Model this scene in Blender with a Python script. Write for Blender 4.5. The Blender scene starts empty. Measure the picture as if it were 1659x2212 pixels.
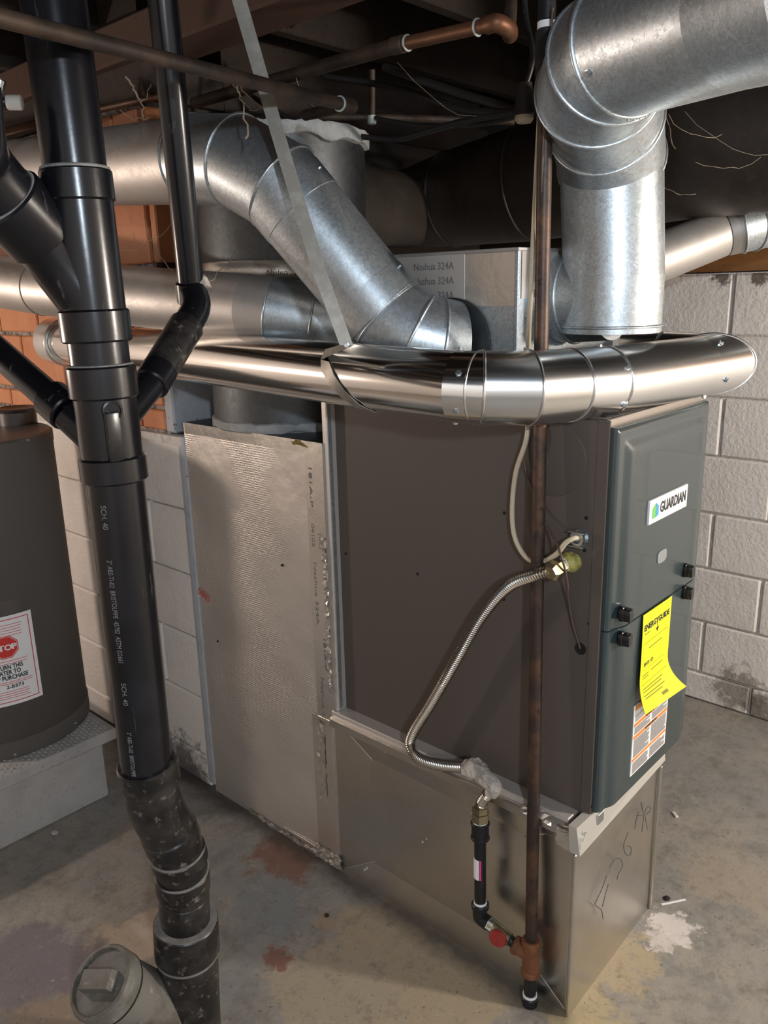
import bpy, bmesh, math, random
from mathutils import Vector, Matrix
from math import sin, cos, pi, radians as rad
random.seed(7)
S = bpy.context.scene
COL = S.collection

# ---------------------------------------------------------------- camera
CAM_ROWS, CAM_LOC, F_OVER_H = [[0.669918, -0.742058, -0.023664], [0.211392, 0.160093, 0.964201], [-0.711704, -0.650938, 0.264115]], (-1.346, -0.6754, 1.557), 0.7888
cd = bpy.data.cameras.new('camera')
cam = bpy.data.objects.new('camera', cd)
COL.objects.link(cam)
S.camera = cam
mr = Matrix(CAM_ROWS).transposed()
cam.matrix_world = Matrix.Translation(Vector(CAM_LOC)) @ mr.to_4x4()
cd.sensor_fit = 'VERTICAL'
cd.sensor_height = 36.0
cd.lens = 36.0 * F_OVER_H
cd.clip_start = 0.05
cd.clip_end = 50

# ---------------------------------------------------------------- world, view
W = bpy.data.worlds.new('basement_air')
S.world = W
W.use_nodes = True
W.node_tree.nodes['Background'].inputs[0].default_value = (0.75, 0.8, 1.0, 1)
W.node_tree.nodes['Background'].inputs[1].default_value = 0.02
S.view_settings.view_transform = 'Standard'
S.view_settings.look = 'None'
S.view_settings.exposure = 0.42
S.view_settings.gamma = 1.0
S.view_settings.use_curve_mapping = False

def lamp(name, kind, loc, energy, col, size=0.05, target=None, size_y=None):
    l = bpy.data.lights.new(name, kind)
    l.energy = energy
    l.color = col
    if kind == 'AREA':
        l.size = size
        if size_y:
            l.shape = 'RECTANGLE'
            l.size_y = size_y
    else:
        l.shadow_soft_size = size
    o = bpy.data.objects.new(name, l)
    COL.objects.link(o)
    o.location = loc
    if target is not None:
        o.rotation_euler = (Vector(target) - Vector(loc)).to_track_quat('-Z', 'Y').to_euler()
    return o

lamp('bulb_light', 'POINT', (0.85, -1.75, 1.62), 112, (1.0, 0.91, 0.81), 0.06)
lamp('bulb_light', 'POINT', (-1.45, 2.45, 1.38), 32, (1.0, 0.82, 0.70), 0.05)
lamp('work_light', 'POINT', (-1.75, -1.55, 1.95), 70, (0.76, 0.87, 1.0), 0.05)

# ---------------------------------------------------------------- helpers
def tag(o, label=None, cat=None, group=None, kind=None):
    if label: o['label'] = label
    if cat: o['category'] = cat
    if group: o['group'] = group
    if kind: o['kind'] = kind
    return o

def empty(name, loc, label=None, cat=None, group=None, kind=None):
    o = bpy.data.objects.new(name, None)
    o.empty_display_size = 0.05
    COL.objects.link(o)
    o.location = loc
    return tag(o, label, cat, group, kind)

def link(name, me, mat, parent=None, smooth=35):
    o = bpy.data.objects.new(name, me)
    COL.objects.link(o)
    if mat is not None and not me.materials:
        me.materials.append(mat)
    if smooth:
        for p in me.polygons: p.use_smooth = True
        me.set_sharp_from_angle(angle=rad(smooth))
    if parent is not None:
        o.parent = parent
        wm = Matrix.Translation(parent_world(parent))
        o.matrix_parent_inverse = wm.inverted()
    return o

def parent_world(p):
    v = Vector(p.location)
    q = p
    while q.parent is not None:
        # children are built in world coordinates, so only the root carries an offset
        q = q.parent
        v = Vector((0, 0, 0))
    return v

def raw(name, verts, faces, mat, parent=None, smooth=35):
    me = bpy.data.meshes.new(name)
    me.from_pydata([tuple(v) for v in verts], [], faces)
    me.validate()
    me.update()
    bm = bmesh.new(); bm.from_mesh(me)
    bmesh.ops.recalc_face_normals(bm, faces=bm.faces)
    bm.to_mesh(me); bm.free()
    return link(name, me, mat, parent, smooth)

def box(name, lo, hi, mat, parent=None, bev=0.0, seg=1, smooth=35):
    bm = bmesh.new()
    bmesh.ops.create_cube(bm, size=1)
    for v in bm.verts:
        v.co = Vector([lo[i] + (v.co[i] + .5) * (hi[i] - lo[i]) for i in range(3)])
    if bev:
        bmesh.ops.bevel(bm, geom=bm.edges[:] , offset=bev, segments=seg, affect='EDGES', profile=.6)
    me = bpy.data.meshes.new(name); bm.to_mesh(me); bm.free()
    return link(name, me, mat, parent, smooth if bev else 0)

def hexa(name, p, mat, parent=None):
    # p: 4 bottom corners then 4 top corners, both in the same order
    f = [(0, 1, 2, 3), (4, 5, 6, 7), (0, 1, 5, 4), (1, 2, 6, 5), (2, 3, 7, 6), (3, 0, 4, 7)]
    return raw(name, p, f, mat, parent, 0)

def frame_for(d):
    d = Vector(d).normalized()
    a = Vector((0, 0, 1)) if abs(d.z) < .9 else Vector((1, 0, 0))
    u = d.cross(a).normalized()
    return u, d.cross(u).normalized()

def rings_of(path, radii, n):
    P = [Vector(p) for p in path]
    m = len(P)
    if not isinstance(radii, (list, tuple)): radii = [radii] * m
    d0 = (P[1] - P[0]).normalized()
    u, v = frame_for(d0)
    out = []
    prev = d0
    for i in range(m):
        din = (P[i] - P[i-1]).normalized() if i else d0
        dout = (P[i+1] - P[i]).normalized() if i < m - 1 else din
        # transport to din
        q = prev.rotation_difference(din)
        u = q @ u; v = q @ v; prev = din
        nrm = (din + dout).normalized()
        ring = []
        for k in range(n):
            a = 2 * pi * k / n
            w = (u * cos(a) + v * sin(a)) * radii[i]
            den = din.dot(nrm)
            w = w - din * (w.dot(nrm) / den)
            ring.append(P[i] + w)
        out.append(ring)
    return out

def tube(name, path, r, mat, parent=None, n=40, smooth=38):
    R = rings_of(path, r, n)
    vs = [p for ring in R for p in ring]
    fs = []
    for i in range(len(R) - 1):
        for k in range(n):
            k2 = (k + 1) % n
            fs.append((i*n+k, i*n+k2, (i+1)*n+k2, (i+1)*n+k))
    fs.append(tuple(range(n)))
    fs.append(tuple((len(R)-1)*n + k for k in range(n)))
    return raw(name, vs, fs, mat, parent, smooth)

def catmull(pts, sub=8):
    P = [Vector(p) for p in pts]
    P = [P[0] * 2 - P[1]] + P + [P[-1] * 2 - P[-2]]
    out = []
    for i in range(1, len(P) - 2):
        for s in range(sub):
            t = s / sub
            a, b, c, d = P[i-1], P[i], P[i+1], P[i+2]
            out.append(.5 * ((2*b) + (c-a)*t + (2*a-5*b+4*c-d)*t*t + (3*b-a-3*c+d)*t**3))
    out.append(P[-2])
    return out

def bead(name, path, i, r, mat, parent, br=.004, n=48, off=1.0):
    ring = rings_of(path, r, n)[i]
    c0 = Vector(path[i])
    vs = []; fs = []
    m = 8
    for k in range(n):
        p = c0 + (ring[k] - c0) * off
        t = (ring[(k+1) % n] - ring[k-1]).normalized()
        rr = (ring[k] - c0).normalized()
        b = t.cross(rr)
        for j in range(m):
            a = 2 * pi * j / m
            vs.append(p + (rr * cos(a) + b * sin(a)) * br)
    for k in range(n):
        for j in range(m):
            k2 = (k+1) % n; j2 = (j+1) % m
            fs.append((k*m+j, k*m+j2, k2*m+j2, k2*m+j))
    return raw(name, vs, fs, mat, parent, 60)

def lathe(name, p, d, prof, mat, parent=None, n=32, smooth=35, hexn=None):
    p = Vector(p); d = Vector(d).normalized()
    u, v = frame_for(d)
    vs = []; fs = []; idx = []
    for t, r in prof:
        if r <= 1e-6:
            idx.append([len(vs)]); vs.append(p + d*t)
        else:
            s = len(vs)
            for k in range(n):
                a = 2*pi*k/n
                vs.append(p + d*t + (u*cos(a) + v*sin(a))*r)
            idx.append(list(range(s, s+n)))
    for A, B in zip(idx[:-1], idx[1:]):
        for k in range(n):
            k2 = (k+1) % n
            if len(A) == 1 and len(B) == 1: continue
            if len(A) == 1: fs.append((A[0], B[k], B[k2]))
            elif len(B) == 1: fs.append((A[k], A[k2], B[0]))
            else: fs.append((A[k], A[k2], B[k2], B[k]))
    if len(idx[0]) > 1: fs.append(tuple(idx[0]))
    if len(idx[-1]) > 1: fs.append(tuple(idx[-1]))
    return raw(name, vs, fs, mat, parent, smooth)

def hub(name, p, d, L, r, mat, parent, r2=None, bev=.003):
    r2 = r if r2 is None else r2
    return lathe(name, p, d, [(0, r*.86), (0, r-bev), (bev, r), (L-bev, r2), (L, r2-bev), (L, r2*.86)], mat, parent, 40)

def lerp(a, b, t): return Vector(a) + (Vector(b) - Vector(a)) * t

def screw(p, d, parent, mat=None, r=.0045):
    return lathe('screw', Vector(p) - Vector(d).normalized()*.001, d, [(0, r*1.35), (.0015, r*1.35), (.0018, r), (.005, r*.95), (.005, 0)], mat or M['zinc'], parent, 6, 20)

def text(name, body, size, mp, mat, parent, width=None, align='LEFT', thick=.0004, bold=0.0, sub=0):
    cu = bpy.data.curves.new(name, 'FONT')
    cu.body = body; cu.size = size; cu.align_x = align
    cu.resolution_u = 3
    cu.offset = bold * size
    cu.extrude = thick
    to = bpy.data.objects.new(name, cu)
    COL.objects.link(to)
    dg = bpy.context.evaluated_depsgraph_get()
    dg.update()
    me = bpy.data.meshes.new_from_object(to.evaluated_get(dg))
    COL.objects.unlink(to)
    bpy.data.objects.remove(to)
    xs = [v.co.x for v in me.vertices]
    sx = 1
    if width and xs: sx = width / (max(xs) - min(xs))
    for v in me.vertices:
        v.co = mp(v.co.x * sx, v.co.y, v.co.z)
    me.materials.clear()
    me.name = name
    return link(name, me, mat, parent, 0)

def planemap(o, ex, ey):
    o = Vector(o); ex = Vector(ex).normalized(); ey = Vector(ey).normalized()
    nz = ex.cross(ey)
    return lambda x, y, z: o + ex*x + ey*y + nz*z

def quad_map(a, b, c, d, off=0.0):
    # a bottom-left, b bottom-right, c top-right, d top-left ; x,y in 0..1
    a, b, c, d = map(Vector, (a, b, c, d))
    nz = (b-a).cross(d-a).normalized()
    return lambda x, y, z: (a*(1-x) + b*x)*(1-y) + (d*(1-x) + c*x)*y + nz*(z+off)

def strip(name, pts, w, up, mat, parent=None, thick=.001):
    # flat ribbon along pts, width vector from up x tangent
    vs = []; fs = []
    P = [Vector(p) for p in pts]
    for i, p in enumerate(P):
        t = (P[min(i+1, len(P)-1)] - P[max(i-1, 0)]).normalized()
        u = up[i] if isinstance(up, list) else Vector(up)
        s = t.cross(u).normalized()
        nn = s.cross(t).normalized()
        for a, b in ((-1, -1), (1, -1), (1, 1), (-1, 1)):
            vs.append(p + s*(a*w/2) + nn*(b*thick/2))
    m = len(P)
    for i in range(m-1):
        for k in range(4):
            k2 = (k+1) % 4
            fs.append((i*4+k, i*4+k2, i*4+4+k2, i*4+4+k))
    fs.append((0, 1, 2, 3)); fs.append(tuple((m-1)*4+k for k in range(4)))
    return raw(name, vs, fs, mat, parent, 30)

def crinkle(name, o, eu, ev, nu, nv, amp, m_, par):
    o = Vector(o); eu = Vector(eu); ev = Vector(ev); nn = eu.cross(ev).normalized()
    vs = []; fs = []
    for j in range(nv+1):
        for i in range(nu+1):
            vs.append(o+eu*(i/nu)+ev*(j/nv)+nn*random.uniform(0, amp)+eu.normalized()*random.uniform(-.003, .003)+ev.normalized()*random.uniform(-.003, .003))
    for j in range(nv):
        for i in range(nu):
            a = j*(nu+1)+i
            fs += [(a, a+1, a+nu+2), (a, a+nu+2, a+nu+1)]
    return raw(name, vs, fs, M[m_], par, 0)

# ---------------------------------------------------------------- materials
M = {}
def mat(name, col, rough=.5, metal=0.0, var=None, bump=None, spec=.5, coat=0, aniso=0, rvar=None):
    m = bpy.data.materials.new(name)
    m.use_nodes = True
    nt = m.node_tree; N = nt.nodes; L = nt.links
    b = N['Principled BSDF']
    b.inputs['Base Color'].default_value = (*col, 1)
    b.inputs['Roughness'].default_value = rough
    b.inputs['Metallic'].default_value = metal
    b.inputs['Specular IOR Level'].default_value = spec
    b.inputs['Coat Weight'].default_value = coat
    tc = N.new('ShaderNodeNewGeometry')
    def noise(scale, detail=4, rough_=.6, stretch=None):
        n = N.new('ShaderNodeTexNoise')
        n.inputs['Scale'].default_value = scale
        n.inputs['Detail'].default_value = detail
        n.inputs['Roughness'].default_value = rough_
        if stretch:
            mp = N.new('ShaderNodeMapping'); mp.inputs['Scale'].default_value = stretch
            L.new(tc.outputs['Position'], mp.inputs['Vector']); L.new(mp.outputs[0], n.inputs['Vector'])
        else:
            L.new(tc.outputs['Position'], n.inputs['Vector'])
        return n
    def ramp(src, lo, hi):
        r = N.new('ShaderNodeMapRange')
        r.inputs['From Min'].default_value = lo; r.inputs['From Max'].default_value = hi
        L.new(src, r.inputs['Value'])
        return r.outputs[0]
    cur = None
    if var:
        # list of (scale, lo, hi, colour, stretch)
        for it in var:
            sc, lo, hi, c2 = it[:4]
            st = it[4] if len(it) > 4 else None
            n = noise(sc, 5, .62, st)
            f = ramp(n.outputs['Fac'], lo, hi)
            mx = N.new('ShaderNodeMix'); mx.data_type = 'RGBA'
            L.new(f, mx.inputs[0])
            if cur is None: mx.inputs[6].default_value = (*col, 1)
            else: L.new(cur, mx.inputs[6])
            mx.inputs[7].default_value = (*c2, 1)
            cur = mx.outputs[2]
        L.new(cur, b.inputs['Base Color'])
    if rvar:
        n = noise(rvar[0], 4)
        r = N.new('ShaderNodeMapRange')
        r.inputs['From Min'].default_value = .35; r.inputs['From Max'].default_value = .65
        r.inputs['To Min'].default_value = rvar[1]; r.inputs['To Max'].default_value = rvar[2]
        L.new(n.outputs['Fac'], r.inputs['Value']); L.new(r.outputs[0], b.inputs['Roughness'])
    if bump:
        last = None
        for sc, st, dist in bump:
            n = noise(sc, 5, .6)
            bp = N.new('ShaderNodeBump')
            bp.inputs['Strength'].default_value = st; bp.inputs['Distance'].default_value = dist
            L.new(n.outputs['Fac'], bp.inputs['Height'])
            if last is not None: L.new(last, bp.inputs['Normal'])
            last = bp.outputs[0]
        L.new(last, b.inputs['Normal'])
    M[name] = m
    return m

def add_spots(m, spots):
    nt = m.node_tree; N = nt.nodes; L = nt.links; b = N['Principled BSDF']
    g = [n for n in N if n.type == 'NEW_GEOMETRY'][0]
    cur = b.inputs['Base Color'].links[0].from_socket if b.inputs['Base Color'].links else None
    for c0, r_, sc, col, amt in spots:
        v = N.new('ShaderNodeVectorMath'); v.operation = 'DISTANCE'
        L.new(g.outputs['Position'], v.inputs[0]); v.inputs[1].default_value = c0
        f = N.new('ShaderNodeMapRange'); f.inputs['From Min'].default_value = r_; f.inputs['From Max'].default_value = 0
        L.new(v.outputs['Value'], f.inputs['Value'])
        n = N.new('ShaderNodeTexNoise'); n.inputs['Scale'].default_value = sc; n.inputs['Detail'].default_value = 8; n.inputs['Roughness'].default_value = .75
        L.new(g.outputs['Position'], n.inputs['Vector'])
        a = N.new('ShaderNodeMath'); a.operation = 'MULTIPLY_ADD'; a.inputs[1].default_value = .55
        L.new(f.outputs[0], a.inputs[0]); L.new(n.outputs['Fac'], a.inputs[2])
        k = N.new('ShaderNodeMapRange'); k.inputs['From Min'].default_value = .70; k.inputs['From Max'].default_value = .86; k.inputs['To Max'].default_value = amt
        L.new(a.outputs[0], k.inputs['Value'])
        x = N.new('ShaderNodeMix'); x.data_type = 'RGBA'; L.new(k.outputs[0], x.inputs[0])
        if cur is None: x.inputs[6].default_value = b.inputs['Base Color'].default_value
        else: L.new(cur, x.inputs[6])
        x.inputs[7].default_value = (*col, 1); cur = x.outputs[2]
    L.new(cur, b.inputs['Base Color'])

def galv(name, base, rough, scale=28, amt=.10, dirt=None, bump=.12):
    m = mat(name, base, rough, 1.0)
    nt = m.node_tree; N = nt.nodes; L = nt.links; b = N['Principled BSDF']
    tc = [n for n in N if n.type == 'NEW_GEOMETRY'][0]
    no = N.new('ShaderNodeTexNoise'); no.inputs['Scale'].default_value = scale*.7
    L.new(tc.outputs['Position'], no.inputs['Vector'])
    av = N.new('ShaderNodeMix'); av.data_type = 'RGBA'; av.blend_type = 'LINEAR_LIGHT'; av.inputs[0].default_value = .05
    L.new(tc.outputs['Position'], av.inputs[6]); L.new(no.outputs['Color'], av.inputs[7])
    vo = N.new('ShaderNodeTexVoronoi'); vo.inputs['Scale'].default_value = scale
    L.new(av.outputs[2], vo.inputs['Vector'])
    sp = N.new('ShaderNodeSeparateColor'); L.new(vo.outputs['Color'], sp.inputs[0])
    mr_ = N.new('ShaderNodeMapRange'); mr_.inputs['To Min'].default_value = rough-.03; mr_.inputs['To Max'].default_value = rough+.04
    L.new(sp.outputs[0], mr_.inputs['Value']); L.new(mr_.outputs[0], b.inputs['Roughness'])
    mx = N.new('ShaderNodeMix'); mx.data_type = 'RGBA'
    mx.inputs[6].default_value = (*[c*(1-amt) for c in base], 1)
    mx.inputs[7].default_value = (*[min(1, c*(1+amt)) for c in base], 1)
    L.new(sp.outputs[1], mx.inputs[0])
    out = mx.outputs[2]
    big = N.new('ShaderNodeTexNoise'); big.inputs['Scale'].default_value = 4.5; big.inputs['Detail'].default_value = 6
    L.new(tc.outputs['Position'], big.inputs['Vector'])
    if dirt:
        r2 = N.new('ShaderNodeMapRange'); r2.inputs['From Min'].default_value = .35; r2.inputs['From Max'].default_value = .8
        r2.inputs['To Max'].default_value = .4
        L.new(big.outputs['Fac'], r2.inputs['Value'])
        m2 = N.new('ShaderNodeMix'); m2.data_type = 'RGBA'
        L.new(r2.outputs[0], m2.inputs[0]); L.new(out, m2.inputs[6]); m2.inputs[7].default_value = (*dirt, 1)
        out = m2.outputs[2]
    L.new(out, b.inputs['Base Color'])
    bp = N.new('ShaderNodeBump'); bp.inputs['Strength'].default_value = bump; bp.inputs['Distance'].default_value = .02
    L.new(big.outputs['Fac'], bp.inputs['Height']); L.new(bp.outputs[0], b.inputs['Normal'])
    return m

galv('galvanised', (.56, .61, .64), .40, 90, .18, (.40, .435, .455), .06).node_tree.nodes['Principled BSDF'].inputs['Metallic'].default_value = .88
galv('galvanised_aged', (.57, .54, .51), .50, 60, .03, (.42, .39, .365), .06).node_tree.nodes['Principled BSDF'].inputs['Metallic'].default_value = .8
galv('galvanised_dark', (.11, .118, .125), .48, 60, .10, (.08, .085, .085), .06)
galv('sheet_metal', (.66, .64, .60), .31, 40, .02, (.52, .50, .46), .10)
mat('bright_steel', (.84, .82, .79), .13, 1.0, None, [(6, .02, .01)])
mat('satin_steel', (.80, .81, .81), .22, 1.0, None, [(6, .02, .01), (220, .03, .001)])
mat('sheet_light', (.56, .54, .49), .45, .35)
mat('zinc', (.62, .68, .72), .28, 1.0)
mat('trunk_paint', (.026, .019, .0145), .55, .05, [(7, .45, .7, (.046, .034, .025)), (40, .55, .75, (.045, .035, .03))], [(12, .2, .01)])
mat('casing', (.098, .079, .068), .55, 0, None, [(300, .03, .001)], .3)
mat('casing_dark', (.082, .066, .058), .5)
mat('casing_raw', (.42, .37, .33), .35, .8)
mat('door', (.034, .050, .053), .26, 0, None, [(6, .04, .01)], .5, .2)
mat('black_plastic', (.012, .012, .013), .22)
mat('hole', (.004, .004, .004), .8)
mat('white_badge', (.80, .80, .80), .35)
mat('ink', (.02, .02, .022), .5)
mat('logo_green', (.16, .55, .10), .4)
mat('logo_blue', (.06, .34, .62), .4)
mat('clear_plastic', (.30, .33, .33), .12, .2)
mat('yellow_paper', (.88, .86, .01), .6)
mat('yellow_ink', (.20, .18, .01), .6)
mat('paper', (.80, .80, .80), .6)
mat('orange_ink', (.75, .24, .03), .5)
mat('red_ink', (.62, .035, .03), .5)
mat('grey_ink', (.16, .15, .15), .6)
mat('abs', (.006, .006, .008), .24, 0, [(9, .50, .72, (.012, .012, .016)), (70, .64, .74, (.085, .085, .09), (1, 1, .10))], [(25, .08, .003)], .45)
mat('abs_dusty', (.010, .009, .009), .34, 0, [(10, .45, .72, (.055, .048, .043)), (60, .58, .72, (.16, .14, .12))], [(30, .2, .004)], .4)
mat('cement', (.26, .25, .24), .8, 0, [(60, .4, .7, (.12, .12, .12))])
mat('dust_ring', (.19, .18, .17), .9, 0, [(40, .4, .7, (.12, .11, .10))])
mat('pvc_grey', (.17, .16, .14), .55, 0, [(12, .45, .65, (.08, .07, .055)), (40, .6, .7, (.30, .28, .25))], [(20, .2, .004)])
mat('pvc_white', (.62, .60, .55), .4)
mat('iron', (.045, .030, .024), .45, .35, [(14, .45, .65, (.11, .058, .034)), (60, .55, .7, (.02, .017, .016))], [(90, .2, .002)])
mat('black_iron', (.018, .018, .02), .4, .3, [(40, .6, .75, (.07, .06, .055))], [(90, .15, .002)])
mat('rust', (.20, .075, .028), .75, .1, [(30, .4, .7, (.09, .035, .02)), (60, .6, .75, (.36, .16, .06))], [(70, .4, .003)])
mat('corrugated', (.50, .46, .40), .27, 1.0)
mat('brass_nut', (.48, .42, .27), .32, 1.0, [(40, .45, .7, (.33, .28, .19))])
mat('sealant', (.40, .36, .10), .5, 0, [(60, .5, .7, (.16, .15, .05))])
mat('dope', (.55, .50, .44), .8, 0, [(40, .45, .6, (.30, .27, .24)), (90, .6, .7, (.12, .12, .12))], [(60, .8, .006)])
mat('white_tape', (.85, .85, .85), .5)
mat('pink_ink', (.80, .05, .28), .5)
mat('valve_red', (.28, .022, .018), .5, 0, [(60, .5, .7, (.40, .06, .05))])
mat('cream_cable', (.58, .50, .36), .45, 0, [(8, .45, .7, (.40, .34, .24))])
mat('brown_wire', (.10, .065, .045), .5)
mat('cable_black', (.018, .015, .014), .6)
mat('copper', (.17, .075, .04), .5, .6, [(20, .45, .7, (.18, .10, .06))])
mat('copper_dull', (.030, .021, .016), .6, .3, [(14, .4, .7, (.09, .055, .036))])
mat('solder', (.42, .46, .42), .5, .3)
mat('strap_steel', (.33, .31, .27), .5, .75, [(40, .45, .7, (.42, .40, .36))], [(120, .2, .001)])
mat('mastic', (.34, .35, .35), .8, 0, [(30, .4, .7, (.24, .25, .25))], [(35, .5, .01)])
mat('foil_tape', (.68, .64, .58), .25, .8, None, [(9, .25, .010)])
mat('foil_tape_flat', (.62, .57, .52), .38, .45, None, [(30, .1, .004)])
mat('block_paint', (.74, .69, .64), .62, 0, [(7, .5, .72, (.66, .61, .56)), (120, .71, .74, (.10, .09, .08))], [(70, .55, .006), (14, .25, .010)], .35)
add_spots(M['block_paint'], [((1.54, 0.206, 0.089), .17, 26, (.16, .13, .095), .7), ((1.54, 0.119, 0.043), .12, 34, (.13, .11, .08), .8), ((1.54, 0.385, 1.587), .07, 40, (.10, .07, .05), .9), ((1.54, 0.264, 1.576), .07, 40, (.10, .07, .05), .9), ((-0.03, 1.472, 0.008), .22, 18, (.14, .13, .125), .9), ((-0.03, 1.423, -0.025), .16, 30, (.12, .11, .105), .9)])
mat('mortar_paint', (.62, .575, .53), .75, 0, [(30, .5, .7, (.42, .38, .35))], [(60, .6, .006)])
mat('grey_block_paint', (.47, .46, .45), .7, 0, [(9, .45, .7, (.41, .40, .39)), (60, .66, .70, (.13, .12, .11))], [(60, .35, .006)], .3)
mat('orange_tile', (.52, .195, .085), .38, 0, [(5, .4, .7, (.60, .27, .13)), (16, .60, .78, (.36, .12, .05))], [(20, .18, .006)], .4)
mat('tile_mortar', (.36, .31, .27), .9, 0, [(40, .45, .6, (.12, .10, .09))], [(70, .8, .01)])
mat('blue_lit_block', (.40, .42, .45), .7, 0, [(14, .5, .7, (.33, .35, .38)), (50, .66, .7, (.1, .1, .1))], [(40, .4, .008)])  # pale masonry; the blue cast of cool light is put into its colour
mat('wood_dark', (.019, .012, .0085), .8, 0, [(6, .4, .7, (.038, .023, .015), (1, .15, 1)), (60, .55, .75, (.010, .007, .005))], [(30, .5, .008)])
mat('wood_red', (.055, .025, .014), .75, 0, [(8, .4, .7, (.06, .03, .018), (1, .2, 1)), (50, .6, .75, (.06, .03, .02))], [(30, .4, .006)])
mat('rim_wood', (.26, .115, .035), .6, 0, [(8, .4, .7, (.20, .085, .028), (1, .2, 3)), (40, .62, .72, (.08, .04, .02))], [(30, .3, .004)])
mat('slab', (.40, .39, .375), .8, 0, [(9, .4, .7, (.32, .31, .30)), (90, .6, .72, (.18, .17, .16))], [(80, .3, .004)])
mat('heater', (.098, .090, .082), .45, 0, None, [(5, .04, .01)], .4)
mat('heater_cap', (.13, .12, .12), .35, .7)
mat('dark_void', (.05, .04, .034), .9)  # near-black colour standing in for the unlit void behind the duct
mat('web', (.30, .24, .17), .9)
mat('insulation', (.30, .22, .05), .95, 0, [(60, .4, .7, (.10, .07, .03))], [(90, 1, .01)])
mat('porcelain', (.55, .45, .33), .3)
mat('pencil', (.05, .05, .055), .6)

# foil-faced return box: woven scrim relief that fades in and out
def foil_material():
    m = mat('foil_scrim', (.62, .57, .52), .42, .60)
    nt = m.node_tree; N = nt.nodes; L = nt.links; b = N['Principled BSDF']
    tc = [n for n in N if n.type == 'NEW_GEOMETRY'][0]
    def wave(direction, sc):
        w = N.new('ShaderNodeTexWave'); w.bands_direction = direction; w.inputs['Scale'].default_value = sc
        w.inputs['Distortion'].default_value = 4.0; w.inputs['Detail'].default_value = 2; w.inputs['Detail Scale'].default_value = 3
        L.new(tc.outputs['Position'], w.inputs['Vector']); return w.outputs['Fac']
    a = N.new('ShaderNodeMath'); a.operation = 'ADD'
    L.new(wave('Y', 50), a.inputs[0]); L.new(wave('Z', 50), a.inputs[1])
    n = N.new('ShaderNodeTexNoise'); n.inputs['Scale'].default_value = 3.2; n.inputs['Detail'].default_value = 3
    L.new(tc.outputs['Position'], n.inputs['Vector'])
    r = N.new('ShaderNodeMapRange'); r.inputs['From Min'].default_value = .42; r.inputs['From Max'].default_value = .62
    L.new(n.outputs['Fac'], r.inputs['Value'])
    mu = N.new('ShaderNodeMath'); mu.operation = 'MULTIPLY'
    L.new(a.outputs[0], mu.inputs[0]); L.new(r.outputs[0], mu.inputs[1])
    b1 = N.new('ShaderNodeBump'); b1.inputs['Strength'].default_value = .45; b1.inputs['Distance'].default_value = .002
    L.new(mu.outputs[0], b1.inputs['Height'])
    n2 = N.new('ShaderNodeTexNoise'); n2.inputs['Scale'].default_value = 7; n2.inputs['Detail'].default_value = 6
    L.new(tc.outputs['Position'], n2.inputs['Vector'])
    b2 = N.new('ShaderNodeBump'); b2.inputs['Strength'].default_value = .30; b2.inputs['Distance'].default_value = .02
    L.new(n2.outputs['Fac'], b2.inputs['Height']); L.new(b1.outputs[0], b2.inputs['Normal'])
    L.new(b2.outputs[0], b.inputs['Normal'])
foil_material()

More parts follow.
